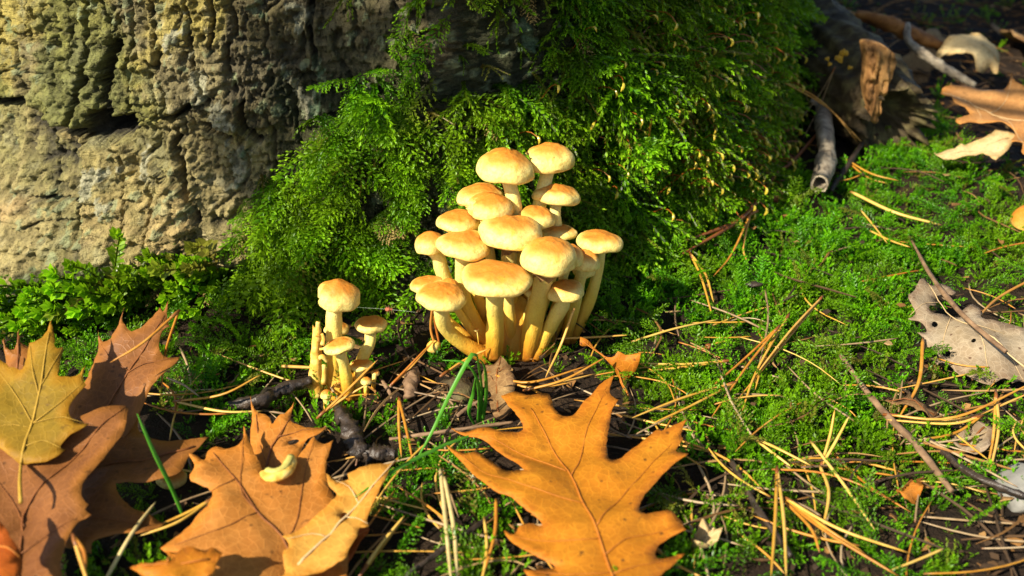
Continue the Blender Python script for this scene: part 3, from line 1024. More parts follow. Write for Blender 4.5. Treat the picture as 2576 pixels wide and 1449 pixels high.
dens = np.where(~carpet & (u < 1000) & (v > 860), 0.50 * sstep(-0.55, -0.15, nz_ + 0.4 * nf), dens)
dens = np.where(~carpet & (u > 1000) & (u < 1750) & (v > 1030), 0.50 * sstep(-0.25, 0.1, nz_ + 0.4 * nf), dens)
dens = np.where(~carpet & (v < 420) & (u > 1950), 0.02, dens)
dens = np.where((np.abs(u - 1250) < 190) & (np.abs(v - 920) < 60), 0.06, dens)
dens = np.where((np.abs(u - 880) < 120) & (np.abs(v - 1000) < 50), 0.08, dens)
LEAFY = [[(1110, 1110), (1270, 985), (1400, 1000), (1550, 975), (1600, 1150), (1730, 1075), (1730, 1150), (1610, 1290), (1710, 1390), (1650, 1470), (1330, 1470), (1290, 1300)],
         [(-60, 900), (220, 810), (420, 790), (450, 900), (380, 1000), (500, 1100), (400, 1200), (330, 1310), (160, 1470), (-60, 1470)],
         [(500, 1150), (640, 1040), (830, 1090), (1000, 1150), (920, 1340), (850, 1470), (350, 1470), (520, 1250)], [(2280, 700), (2400, 700), (2600, 900), (2600, 980), (2330, 940)]]
for pl in LEAFY:
    dens = np.where(inpoly(u, v, pl), 0.0, dens)
dens = np.where((np.abs(u - 2065) < 45) & (v > 250) & (v < 530), dens * 0.25, dens)
dens = np.where((u > 60) & (u < 720) & (v > 780) & (v < 1000), 0.55, dens)
keep = rng.random(len(P)) < dens
P = P[keep]
J3 = rng.normal(0, 1, (len(P), 3))
zd = np.array([0.05, -0.15, 0.75]) + J3 * 0.38
gb = 1 + 0.85 * fbm(P[:, 0] * 40, P[:, 1] * 40, 2, 431)
sc = rng.uniform(0.0065, 0.0140, len(P)) * gb
q = rng.random(len(P)) < 0.72
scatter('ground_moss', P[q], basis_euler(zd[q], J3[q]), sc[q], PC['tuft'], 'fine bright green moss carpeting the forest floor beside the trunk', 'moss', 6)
q = ~q
zd = np.array([0.0, -0.2, 0.45]) + J3 * 0.55
P2 = P[q] + np.array([0, 0, 0.003])
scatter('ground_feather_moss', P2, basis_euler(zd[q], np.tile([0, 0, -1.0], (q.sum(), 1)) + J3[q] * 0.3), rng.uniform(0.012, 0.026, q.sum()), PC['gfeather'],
        'small feathery moss fronds lying among the ground moss', 'moss', 4)


# --- crumbs of litter on the soil
def chips(r, n):
    out = []
    for k in range(n):
        if k < 4:
            L = r.uniform(0.5, 1.0)
            ax = catmull([(-L / 2, 0, 0.02), (0, r.normal(0, .08), 0.05), (L / 2, 0, 0.02)], 5)
            V, F = tube_data(ax, [0.02, 0.04, 0.045, 0.04, 0.015], 5)
        else:
            m_ = 7
            a = np.linspace(0, 2 * math.pi, m_, endpoint=False) + r.normal(0, .2, m_)
            rad = r.uniform(0.12, 0.32, m_)
            top = np.c_[np.cos(a) * rad, np.sin(a) * rad * 0.7, 0.04 + r.normal(0, .03, m_)]
            bot = top - np.array([0, 0, 0.03])
            V = np.vstack([top, bot]); F = [tuple(range(m_)), tuple(range(2 * m_ - 1, m_ - 1, -1))] + [(i, i + m_, (i + 1) % m_ + m_, (i + 1) % m_) for i in range(m_)]
        out.append((V, F, np.ones(len(V))))
    return out


PC['chip'] = proto_collection('proto_chip', chips(np.random.default_rng(8), 9), M['litter'])
N = 30000
P = np.c_[rng.uniform(-0.42, 0.75, N), rng.uniform(-0.30, 1.3, N)]
d = np.hypot(P[:, 0] - TC[0], P[:, 1] - TC[1])
P = P[d > trunk_base_r(np.arctan2(P[:, 1] - TC[1], P[:, 0] - TC[0])) + 0.004]
P = np.c_[P, gh(P[:, 0], P[:, 1]) + rng.uniform(0.0, 0.004, len(P))]
u, v, f = project(P)
incar = inpoly(u, v, [(1400, 860), (1600, 560), (1900, 420), (2200, 330), (2450, 430), (2640, 560), (2640, 730), (2330, 850), (2180, 1100), (1900, 1170), (1560, 980)])
P[:, 2] += np.where(incar, 0.007, 0)
keep = rng.random(len(P)) < np.where(incar, 0.10, np.where(u < 800, 0.4, 0.95))
P = P[keep]
zd = np.array([0, 0, 1.0]) + rng.normal(0, 0.28, (len(P), 3))
ang = rng.uniform(0, 6.28, len(P))
scatter('litter_crumbs', P, basis_euler(zd, np.c_[np.cos(ang), np.sin(ang), np.zeros(len(P))]), rng.uniform(0.0035, 0.0125, len(P)), PC['chip'],
        'brown crumbs of bark, stalks and leaves scattered over the soil', 'litter', 9)

def thin_needles(r, n):
    out = []
    for k in range(n):
        b_ = r.normal(0, .10)
        V, F = tube_data(catmull([(-0.5, 0, 0.01), (-.15, b_ * .8, 0.03 + r.uniform(0, .03)), (.2, b_, 0.03), (0.5, 0, 0.0)], 8), [0.006, 0.010, 0.011, 0.011, 0.011, 0.010, 0.008, 0.003], 4)
        out.append((V, F, np.ones(len(V))))
    return out


PC['thin'] = proto_collection('proto_thin', thin_needles(np.random.default_rng(18), 6), M['litter'])
N = 9000
P = np.c_[rng.uniform(-0.3, 0.75, N), rng.uniform(-0.28, 1.2, N)]
d = np.hypot(P[:, 0] - TC[0], P[:, 1] - TC[1])
P = P[d > 0.315]
P = np.c_[P, gh(P[:, 0], P[:, 1])]
u, v, f = project(P)
incar = inpoly(u, v, [(1400, 860), (1600, 560), (1900, 420), (2200, 330), (2450, 430), (2640, 560), (2640, 730), (2330, 850), (2180, 1100), (1900, 1170), (1560, 980)])
P[:, 2] += np.where(incar, rng.uniform(0.003, 0.010, len(P)), rng.uniform(0.001, 0.007, len(P)))
pr = np.where(incar, 0.13, np.where((u > 1650) & (v > 950), 0.55, np.where((u > 950) & (v > 900), 0.45, np.where(u < 950, 0.07, 0.5))))
for pl in LEAFY:
    pr = np.where(inpoly(u, v, pl), 0.0, pr)
P = P[rng.random(len(P)) < pr]
ang = rng.uniform(0, 6.28, len(P))
scatter('needle_litter', P, basis_euler(np.array([0, 0, 1.0]) + rng.normal(0, 0.12, (len(P), 3)), np.c_[np.cos(ang), np.sin(ang), np.zeros(len(P))]), rng.uniform(0.022, 0.055, len(P)), PC['thin'],
        'tangle of thin decayed brown needles strewn over soil and moss', 'litter', 6)

# ================================================================== mushrooms
def cap_mesh(Rm, hr, seed, notch=None, wav=0.03, nt=72):
    r = np.random.default_rng(seed)
    ph = np.linspace(0, math.pi / 2, 20)
    prof = [(math.sin(p) ** 0.92 * 1.0, 0.13 + hr * math.cos(p) ** 0.95 * (1 + (0.04 + 0.10 * r.random()) * math.exp(-(p / 0.35) ** 2))) for p in ph]
    prof += [(0.995, 0.085), (0.975, 0.04), (0.945, 0.008), (0.915, 0.0), (0.88, 0.015), (0.80, 0.05), (0.60, 0.10), (0.35, 0.13), (0.12, 0.14)]
    tA = [min(1.0, (i / 19.0)) for i in range(20)] + [1.0] * 9
    thv = np.linspace(0, 2 * math.pi, nt, endpoint=False)
    k1, k2, k3 = r.uniform(0, 6.28, 3)
    rim = 1 + wav * (np.sin(2 * thv + k1) + 0.6 * np.sin(3 * thv + k2) + 0.35 * np.sin(7 * thv + k3))
    zr = wav * 0.9 * (np.sin(2 * thv + k2) + 0.7 * np.sin(5 * thv + k1))
    V = []; T = []
    ox, oy = r.uniform(0, 50, 2)
    for (pr, pz), ta in zip(prof, tA):
        f = np.clip((pr - 0.3) / 0.7, 0, 1)
        rad = pr * (1 + (rim - 1) * f)
        zz = pz + zr * f ** 2
        X = rad * np.cos(thv); Y = rad * np.sin(thv)
        bump = 0.075 * fbm(X * 1.3 + ox, Y * 1.3 + oy, 2, seed) + 0.030 * fbm(X * 4 + ox, Y * 4 + oy, 2, seed + 3) if pz > 0.12 or pr < 0.99 else 0
        zz = zz + bump * (1 if pz > 0.1 else 0.5)
        if notch:
            for (tc, tw, dp) in notch:
                dth = (np.degrees(thv) - tc + 180) % 360 - 180
                sh = np.clip(1 - np.abs(dth) / tw, 0, 1) ** 0.6
                lim = 1 - dp * sh * (1 + 0.18 * np.sin(thv * 23))
                over = np.clip(rad - lim, 0, None)
                s_ = np.where(rad > lim, lim / np.maximum(rad, 1e-6), 1.0)
                X = X * s_; Y = Y * s_
                zz = zz + over * 0.25
        V.append(np.c_[X, Y, zz]); T.append(np.full(nt, ta) + 0.10 * fbm(np.cos(thv) * 2 + ox, np.sin(thv) * 2 + oy, 2, seed + 9))
    V = np.vstack(V) * Rm; T = np.concatenate(T)
    n = len(prof); F = []
    for i in range(n - 1):
        for k in range(nt):
            k2 = (k + 1) % nt
            F.append((i * nt + k, (i + 1) * nt + k, (i + 1) * nt + k2, i * nt + k2))
    F.append(tuple(range((n - 1) * nt, n * nt)))
    return V, F, np.clip(T, 0, 1)


def gill_mesh(Rm, n=70):
    V = []; F = []
    for k in range(n):
        a = 2 * math.pi * k / n
        for rr_, zt, zb in ((0.86, 0.035, 0.012), (0.55, 0.11, 0.055), (0.18, 0.135, 0.085)):
            V.append((rr_ * math.cos(a), rr_ * math.sin(a), zb))
            V.append((rr_ * math.cos(a + math.pi / n), rr_ * math.sin(a + math.pi / n), zt))
    for k in range(n):
        b = k * 6; c = ((k + 1) % n) * 6
        for j in (0, 2):
            F.append((b + j, b + j + 2, b + j + 3, b + j + 1))
            F.append((b + j + 1, b + j + 3, c + j + 2, c + j))
    return np.array(V) * Rm, F


seedc = [100]


def mushroom(label, group, zf, bbox, y, stem=None, sw=80, sw2=None, base=None, roll=0.0, e=None, notch=None, wav=0.04, ring=False, cat='mushroom', by=None):
    """bbox = (left, right, top, bottom) of the cap in crop pixels; stem = crop pixels from below the cap to the foot"""
    seedc[0] += 1; sd = seedc[0]
    l, t = zf(bbox[0], bbox[2]); r_, b = zf(bbox[1], bbox[3])
    cx = (l + r_) / 2; Rp = (r_ - l) / 2
    d = ray(cx, (t + b) / 2)
    ee = math.atan2(-d[2], math.hypot(d[0], d[1])) if e is None else R(e)
    T = (b - t) / Rp
    k = T - 0.93 * math.sin(ee) - 0.13 * math.cos(ee)
    h2 = (k * k - math.sin(ee) ** 2) / math.cos(ee) ** 2
    hr = math.sqrt(min(max(h2, 0.12), 0.9))
    cy = b - 0.93 * Rp * math.sin(ee) - 0.0
    C = atY(cx, cy, y)
    mp = mmpp(C)
    Rm = Rp * mp
    # foot
    if stem:
        fu, fv = zf(*stem[-1])
        by_ = base if base is not None else 0.0
        foot = atY(fu, fv, by_)
    else:
        foot = C - np.array([0, 0, 0.02])
    foot_e = foot.copy()
    root = empty('mushroom', foot_e)
    tag(root, label, cat, group)
    V, F, Tt = cap_mesh(Rm, hr, sd, notch, wav)
    ez = (ee - math.atan2(-d[2], math.hypot(d[0], d[1])))
    rot = Matrix.Rotation(ez, 3, 'X') @ Matrix.Rotation(R(roll), 3, 'Y') @ Matrix.Rotation(random.uniform(-0.3, 0.3) if notch is None else 0.0, 3, 'Z')
    RM = np.array(rot)
    cp = mesh_obj('cap', V, F, M['cap'], root, attrs={'t': Tt})
    cp.location = Vector(C - foot_e); cp.rotation_euler = rot.to_euler()
    gv, gf = gill_mesh(Rm)
    mesh_obj('gills', gv, gf, M['gill'], cp, smooth=False)
    if stem:
        ax = C + RM @ np.array([0, 0, Rm * 0.16])
        pts = [ax]
        n = len(stem)
        ys = np.linspace(C[1], foot[1], n + 1)[1:]
        for (q, yy) in zip(stem, ys):
            pu, pv = zf(*q)
            pts.append(atY(pu, pv, yy))
        pts[-1] = pts[-1] - np.array([0, 0, 0.004])
        path = catmull(pts, 26)
        scale_px = (zf(1, 0)[0] - zf(0, 0)[0])
        w0 = sw * scale_px * mp / 2; w1 = (sw2 or sw) * scale_px * mp / 2
        s = np.linspace(0, 1, 26)
        rad = w0 + (w1 - w0) * s
        rad = rad * (1 + 0.05 * np.sin(s * 9 + sd)) * np.where(s < 0.06, 1.12, 1.0)
        tv, tf = tube_data(path, rad, 20)
        ang = np.tile(np.arange(20), 26); ii = np.repeat(np.arange(26), 20)
        cen = path[ii]
        wob = 1 + 0.06 * vnoise(ang * 0.7 + sd, ii * 0.35, sd) + 0.03 * vnoise(ang * 1.9, ii * 1.1, sd + 1)
        tv = cen + (tv - cen) * wob[:, None]
        st = mesh_obj('stem', tv - foot_e, tf, M['stem'], root, attrs={'t': np.clip(1 - ii / 25.0, 0, 1)})
        if ring:
            k = 3
            Vr = []; Fr = []
            for q in range(16):
                a = 2 * math.pi * q / 16
                tgt = path[k + 1] - path[k]; tgt /= np.linalg.norm(tgt)
                s1 = nrm(np.cross(tgt, [0, 1, 0.1])); s2 = np.cross(tgt, s1)
                o_ = math.cos(a) * s1 + math.sin(a) * s2
                Vr.append(path[k] + o_ * rad[k] * 1.05)
                Vr.append(path[k] + o_ * rad[k] * random.uniform(1.10, 1.3) + tgt * random.uniform(0.0005, 0.004))
            for q in range(16):
                a_, b_ = 2 * q, 2 * ((q + 1) % 16)
                Fr.append((a_, b_, b_ + 1, a_ + 1))
            mesh_obj('ring', np.array(Vr) - foot_e, Fr, M['ring'], st)
    return root


G1 = 'mushrooms of the large tuft'
fy = 0.0
mushroom('widest flat cream and orange mushroom in front of the tuft on a short straight stem', G1, Z1, (455, 883, 782, 1010), -0.030, [(662, 1030), (662, 1150), (655, 1310)], 104, 112, -0.016, 2)
mushroom('tall bell-capped mushroom leaning right with thick orange stem and ragged white rim', G1, Z1, (802, 1150, 652, 880), -0.022, [(950, 900), (905, 1090), (850, 1315)], 112, 122, -0.008, 3, ring=True)
mushroom('yellow-edged cap tucked behind the ragged-rimmed bell cap of the tuft', G1, Z1, (1000, 1182, 672, 825), -0.008, [(1075, 860), (1030, 1050), (930, 1290)], 60, 60, 0.0, 14)
mushroom('broad domed mushroom in the middle of the tuft with brown ring scraps', G1, Z1, (552, 945, 513, 725), -0.008, [(745, 760), (750, 1000), (760, 1300)], 100, 90, 0.002, 3, ring=True)
mushroom('highest left mushroom of the tuft, wide cap on a long pale stem', G1, Z1, (541, 900, 133, 335), 0.014, [(755, 360), (785, 520), (790, 900), (770, 1290)], 86, 90, 0.006, 6)
mushroom('highest right mushroom of the tuft, domed cap against the dark moss', G1, Z1, (828, 1130, 90, 268), 0.027, [(965, 300), (935, 420), (860, 800), (800, 1280)], 80, 80, 0.010, 3)
mushroom('cap half shaded by its taller neighbour, right of the two highest caps', G1, Z1, (885, 1167, 335, 468), 0.018, [(1020, 500), (1020, 640), (930, 950), (830, 1290)], 64, 70, 0.010, 4, e=18)
mushroom('darker orange cap half hidden behind the torn curled cap', G1, Z1, (437, 712, 328, 470), 0.014, [(590, 520), (640, 800), (720, 1280)], 60, 70, 0.008, -3)
mushroom('torn cap with a curled notch on its left edge in the tuft', G1, Z1, (478, 770, 385, 553), 0.004, [(595, 590), (640, 800), (720, 1290)], 64, 70, 0.004, 4, notch=[(196, 30, 0.52)])
mushroom('cap with a folded white rim on the left flank of the tuft', G1, Z1, (308, 575, 490, 628), 0.002, [(450, 650), (520, 900), (690, 1290)], 60, 70, 0.004, 3, wav=0.05)
mushroom('cap behind the middle dome, on its right side', G1, Z1, (790, 1020, 465, 602), 0.006, [(900, 640), (880, 900), (800, 1290)], 60, 70, 0.006, 6)
mushroom('small brownish half-hidden cap above the ragged-rimmed bell cap', G1, Z1, (925, 1145, 575, 675), 0.012, [(1040, 700), (980, 950), (860, 1290)], 60, 70, 0.008, 5)
mushroom('outermost small cap on the left flank of the tuft above a bent stem', G1, Z1, (180, 372, 615, 755), -0.002, [(325, 770), (350, 860), (440, 1050), (640, 1290)], 80, 88, 0.0, -3)
mushroom('wide cap overlapping the outermost left cap of the tuft', G1, Z1, (306, 640, 610, 785), -0.012, [(470, 800), (468, 920), (500, 1080), (640, 1290)], 84, 100, -0.004, 4)
mushroom('single cap standing apart on the right of the tuft on a long curved stem', G1, Z1, (1147, 1417, 605, 750), 0.004, [(1284, 770), (1262, 900), (1215, 1050), (1105, 1235)], 66, 80, 0.008, 5, wav=0.045)
mushroom('orange cap between the bell cap and the lone right cap', G1, Z1, (1110, 1290, 695, 857), -0.004, [(1172, 890), (1140, 1020), (1080, 1230)], 74, 78, 0.004, 4)
mushroom('pale low cap peeping out below the orange cap on the right', G1, Z1, (1120, 1262, 790, 893), 0.004, [(1150, 930), (1080, 1100), (960, 1290)], 44, 60, 0.008, 4)
mushroom('short mushroom leaning right in front of the long right-hand stems', G1, Z1, (970, 1197, 900, 1042), -0.016, [(1060, 1060), (1000, 1160), (895, 1320)], 84, 96, -0.008, -3)
mushroom('low left mushroom whose stem sweeps out sideways from the tuft', G1, Z1, (188, 492, 920, 1095), -0.026, [(345, 1110), (368, 1190), (450, 1270), (620, 1325)], 84, 104, -0.012, 3)
mushroom('lowest left cap with a split curled edge behind the sweeping-stem mushroom', G1, Z1, (155, 352, 877, 985), -0.012, [(290, 1010), (360, 1120), (600, 1300)], 46, 60, -0.004, -4, notch=[(-75, 22, 0.35)], wav=0.05)
mushroom('small yellow folded cap wedged beside the lowest left caps', G1, Z1, (318, 452, 896, 985), -0.016, [(400, 1010), (470, 1130), (640, 1300)], 46, 60, -0.006, 10, wav=0.06)
mushroom('young mushroom hidden under the widest front cap, thin yellow stem showing', G1, Z1, (660, 830, 860, 960), -0.010, [(745, 1000), (748, 1100), (765, 1300)], 62, 74, -0.006, 0)
mushroom('small hidden orange cap between the front stems of the tuft', G1, Z1, (828, 930, 940, 1005), -0.006, [(880, 1040), (850, 1150), (800, 1290)], 56, 64, -0.004, 0)
mushroom('pin-sized white mushroom on the sweeping stem of the tuft', G1, Z1, (536, 566, 1192, 1212), -0.020, [(556, 1222), (564, 1245)], 6, 6, -0.020, 0)

# the swollen common foot of the tuft
p = atY(*Z1(760, 1290), 0.0)
r_ = np.random.default_rng(5)
Vs = []; Fs = []
for i in range(13):
    t = i / 12
    for k in range(28):
        a = 2 * math.pi * k / 28
        rad = 0.018 * (1 - t ** 1.6 * 0.75) * (1 + 0.10 * vnoise(np.array(k * 0.9), np.array(i * 0.4), 3))
        Vs.append((rad * math.cos(a) * 1.15, rad * math.sin(a) * 0.7, -0.010 + 0.034 * t))
for i in range(12):
    for k in range(28):
        k2 = (k + 1) % 28
        Fs.append((i * 28 + k, i * 28 + k2, (i + 1) * 28 + k2, (i + 1) * 28 + k))
Fs.append(tuple(range(12 * 28, 13 * 28)))
o = mesh_obj('fungus_lump', Vs, Fs, M['stem'], attrs={'t': np.repeat(np.linspace(0.05, 0.3, 13), 28)})
o.location = p
tag(o, 'swollen orange-brown foot from which the large mushroom tuft grows', 'mushroom base')

G2 = 'mushrooms of the small clump'
yb = 0.0
bs = atG(*Z3(470, 1230))[1]
mushroom('tallest mushroom of the small clump with a bitten notch in its cap', G2, Z3, (258, 677, 160, 465), bs + 0.000, [(436, 480), (436, 700), (440, 950), (450, 1245)], 140, 180, bs, 5, notch=[(192, 30, 0.45)], wav=0.05)
mushroom('small orange cap hidden behind the tall stem of the small clump', G2, Z3, (345, 575, 558, 697), bs + 0.012, [(462, 740), (462, 980), (470, 1220)], 70, 80, bs + 0.006, 0)
mushroom('little tilted pale cap in front of the tall stem of the small clump', G2, Z3, (345, 637, 703, 873), bs - 0.010, [(505, 890), (535, 1010), (575, 1210)], 104, 120, bs - 0.006, -9)
mushroom('glossy orange cap on a bent stem, right side of the small clump', G2, Z3, (628, 930, 498, 675), bs + 0.008, [(778, 690), (765, 780), (700, 920), (640, 1180)], 112, 110, bs, 3)
mushroom('side-turned young cap lying behind pine needles in the small clump', G2, Z3, (580, 805, 915, 1035), bs - 0.002, [(672, 1060), (630, 1190)], 84, 90, bs - 0.003, -6)
mushroom('pale egg-shaped button mushroom among the needles of the small clump', G2, Z3, (688, 792, 1005, 1160), bs - 0.008, [(735, 1160), (728, 1180)], 46, 36, bs - 0.010, 4)
mushroom('tiny round orange button right of the egg-shaped button', G2, Z3, (782, 862, 968, 1072), bs - 0.002, [(815, 1080), (800, 1110)], 40, 40, bs - 0.004, 10)
mushroom('round peach button at the foot of the broken stalk', G2, Z3, (305, 420, 1200, 1292), bs - 0.012, [(362, 1300), (362, 1320)], 60, 60, bs - 0.013, 0)

pf = atG(*Z3(470, 1225))
Vs = []
for i in range(9):
    t = i / 8
    for k in range(24):
        a = 2 * math.pi * k / 24
        rad = 0.011 * (1 - t ** 1.5 * 0.7) * (1 + 0.15 * float(vnoise(np.array(k * 0.9), np.array(i * 0.4), 5)))
        Vs.append((rad * math.cos(a) * 1.3, rad * math.sin(a) * 0.7, -0.006 + 0.018 * t))
Fs = [(i * 24 + k, i * 24 + (k + 1) % 24, (i + 1) * 24 + (k + 1) % 24, (i + 1) * 24 + k) for i in range(8) for k in range(24)] + [tuple(range(8 * 24, 9 * 24))]
o = mesh_obj('fungus_lump', Vs, Fs, M['stem'], attrs={'t': np.repeat(np.linspace(0.1, 0.35, 9), 24)})
o.location = pf
tag(o, 'orange knobbly foot joining the stems of the small clump', 'mushroom base')
# broken, torn stalk of the small clump
foot = atY(*Z3(285, 1255), bs - 0.006)
root = empty('mushroom', foot)
tag(root, 'broken capless mushroom stalk, split lengthwise, left side of the small clump', 'mushroom', G2)
mp = mmpp(foot) * (400 / 1208) / 1.24224
pts = [atY(*Z3(*q), bs - 0.006) for q in [(270, 1250), (258, 1100), (268, 950), (268, 800), (278, 680)]]
path = catmull(pts, 22)
rad = np.interp(np.linspace(0, 1, 22), [0, .15, .4, .7, 1], [68, 70, 58, 50, 40]) * mp
tv, tf = tube_data(path, rad, 16)
k_ = np.tile(np.arange(16), 22); i_ = np.repeat(np.arange(22), 16)
tv = path[i_] + (tv - path[i_]) * (1 + 0.16 * vnoise(k_ * 0.8, i_ * 0.5, 4))[:, None]
top = tv[21 * 16:]; top[:, 2] += 0.004 * np.abs(np.sin(np.arange(16) * 1.9))
mesh_obj('stem', tv - foot, tf, M['flesh'], root, attrs={'t': i_ / 21.0})
for q, w in [([(285, 700), (282, 620), (284, 560)], 26), ([(300, 900), (330, 890), (372, 935)], 36), ([(322, 780), (335, 720), (318, 672)], 20), ([(335, 1150), (342, 1050), (338, 965)], 24), ([(300, 820), (330, 815), (352, 800)], 18)]:
    pp = catmull([atY(*Z3(*c), bs - 0.011) for c in q], 8)
    tv, tf = tube_data(pp, np.linspace(1, 0.75, 8) * w * mp, 9, 0.6)
    
    mesh_obj('torn_strip', tv - foot, tf, M['flesh'], root, smooth=True)

# stray mushrooms
mushroom('single small mushroom cap nestling under the green grass blade between oak leaves', None, ZD, (395, 470, 1176, 1230), atG(432, 1226)[1] + 0.004, [(428, 1232), (425, 1242)], 22, 22, atG(425, 1242)[1], 8)
mushroom('lone tiny mushroom in the moss beside the reddish twig', None, ZD, (1924, 1962, 403, 428), atG(1940, 440)[1], [(1938, 432), (1934, 445)], 9, 9, atG(1934, 446)[1], 0)
tanm = mushroom('smooth tan cap at the far right, half out of the picture', None, ZD, (2545, 2640, 512, 580), atG(2590, 596)[1], [(2592, 585), (2592, 600)], 26, 30, atG(2592, 602)[1], -6)
tanm.children[0].data.materials[0] = M['cap_tan']
# fragment of a cap lying on an oak leaf
pc = [(658, 1188), (684, 1200), (716, 1188), (736, 1150)]
FRAG = pc

# ================================================================== leaves
NEED_ON = []


def leaf(name, label, cat, zf, outline, anchor, lift, slope, m, rib, veins=(), amp=0.0025, curl=0.0, holes=(), group=None, step=0.0035, petiole=None, seed=1, wr=(0.0005, 0.00022), floor=0.003):
    O = atG(*zf(*anchor), lift)
    e1 = nrm(np.array([1, 0, slope[0]])); e2 = np.array([0, 1, slope[1]]); e2 = nrm(e2 - e1 * (e1 @ e2)); nn = np.cross(e1, e2)

    def to2(u, v):
        d = ray(u, v); t = ((O - CAM) @ nn) / (d @ nn)
        if t < 0.05 or t > 3: t = 3
        p = CAM + d * t - O
        return np.array([p @ e1, p @ e2])
    ol = []
    idx = [k for k, q in enumerate(outline) if len(q) > 2]
    P2 = [to2(*zf(q[0], q[1])) for q in outline]
    n = len(P2)
    if not idx: idx = [0]
    for a, b in zip(idx, idx[1:] + [idx[0] + n]):
        run = np.array([P2[k % n] for k in range(a, b + 1)])
        L = np.sum(np.linalg.norm(np.diff(run, axis=0), axis=1))
        ns = max(int(L / 0.0016), 2)
        ol.append(catmull(np.c_[run, np.zeros(len(run))], ns + 1)[:-1, :2])
    ol = np.vstack(ol)
    rr = np.random.default_rng(seed)
    ol = ol + rr.normal(0, 0.00012, ol.shape)
    B = [Vector(p) for p in ol]; nb = len(B)
    E = [(k, (k + 1) % nb) for k in range(nb)]
    hp = []
    for hc in holes:
        H2 = np.array([to2(*zf(*q)) for q in hc]); s0 = len(B)
        B += [Vector(p) for p in H2]; E += [(s0 + k, s0 + (k + 1) % len(H2)) for k in range(len(H2))]
        hp.append(H2)
    mn = ol.min(0); mx = ol.max(0)
    st = max(step, math.sqrt((mx - mn).prod() / 3500))
    gx_, gy_ = np.meshgrid(np.arange(mn[0], mx[0], st), np.arange(mn[1], mx[1], st))
    gp = np.c_[gx_.ravel(), gy_.ravel()] + rr.uniform(-0.3, 0.3, (gx_.size, 2)) * st
    ok = inpoly(gp[:, 0], gp[:, 1], ol)
    gp = gp[ok]
    dd = dseg(gp[:, 0], gp[:, 1], np.vstack([ol, ol[:1]]).tolist())
    gp = gp[dd > st * 0.45]
    B += [Vector(p) for p in gp]
    vo, eo, fo, *_ = delaunay_2d_cdt(B, E, [], 1, 1e-7)
    V2 = np.array([(p.x, p.y) for p in vo])
    F = []
    for f in fo:
        c = V2[list(f)].mean(0)
        if not inpoly(np.array([c[0]]), np.array([c[1]]), ol)[0]: continue
        if any(inpoly(np.array([c[0]]), np.array([c[1]]), H)[0] for H in hp): continue
        F.append(tuple(f))
    V2v = [np.array([to2(*zf(*q)) for q in vn]) for vn in veins]
    size = float(np.linalg.norm(mx - mn)) / 2

    def hgt(p):
        x, y = p[:, 0], p[:, 1]
        hh = amp * fbm(x / size * 1.6 + seed * 3.7, y / size * 1.6 + seed, 3, seed) * 1.6
        hh = hh + amp * 0.25 * fbm(x / size * 6 + seed, y / size * 6, 2, seed + 4)
        if len(V2v):
            dm = dseg(x, y, V2v[0].tolist())
            hh = hh + curl * (dm / size) ** 2 * size
            dv = np.min([dseg(x, y, q.tolist()) for q in V2v], axis=0)
            hh = hh + 0.0012 * sstep(0, 0.006, dv)
        else:
            hh = hh + curl * (np.hypot(x, y) / size) ** 2 * size
        return hh

    def to3(p, off=0.0):
        p = np.atleast_2d(p)
        q = O + p[:, :1] * e1 + p[:, 1:2] * e2 + (hgt(p) + off)[:, None] * nn
        g_ = gh(q[:, 0], q[:, 1]) + floor
        q[:, 2] = np.where(q[:, 2] < g_, g_ + 0.15 * (q[:, 2] - g_), q[:, 2]) + off
        return q
    V3 = to3(V2)
    edge = dseg(V2[:, 0], V2[:, 1], np.vstack([ol, ol[:1]]).tolist()) / 0.02
    vein = np.min([dseg(V2[:, 0], V2[:, 1], q.tolist()) for q in V2v], axis=0) / 0.006 if len(V2v) else np.ones(len(V2))
    root = empty(name, O)
    tag(root, label, cat, group)
    used = sorted(set(k for f in F for k in f)); rm = {k: i for i, k in enumerate(used)}
    F = [tuple(rm[k] for k in f) for f in F]
    bl = mesh_obj('blade', V3[used] - O, F, m, root, attrs={'edge': np.clip(edge[used], 0, 1), 'vein': np.clip(vein[used], 0, 1)})
    sm = bl.modifiers.new('thickness', 'SOLIDIFY'); sm.thickness = 0.0003; sm.offset = -1
    for k, q in enumerate(V2v):
        w = wr[0] if k == 0 else wr[1]
        Lq = np.sum(np.linalg.norm(np.diff(q, axis=0), axis=1))
        pts = catmull(np.c_[q, np.zeros(len(q))], max(6, int(Lq / 0.004)))[:, :2]
        if k: ins = np.ones(len(pts), bool)
        p3 = to3(pts, 0.00022)
        tv, tf = tube_data(p3, np.linspace(w * 0.35, w, len(p3)) if k == 0 else np.linspace(w, w * 0.35, len(p3)), 6, 0.7)
        mesh_obj('midrib' if k == 0 else 'vein', tv - O, tf, rib, root)
    if petiole:
        pp = [atG(*zf(q[0], q[1]), q[2]) for q in petiole]
        pp[0] = to3(to2(*zf(petiole[0][0], petiole[0][1])))[0]
        pp = catmull(pp, 12)
        tv, tf = tube_data(pp, np.linspace(wr[0], wr[0] * 1.3, 12), 7)
        mesh_obj('petiole', tv - O, tf, rib, root)
    return root


S = 1
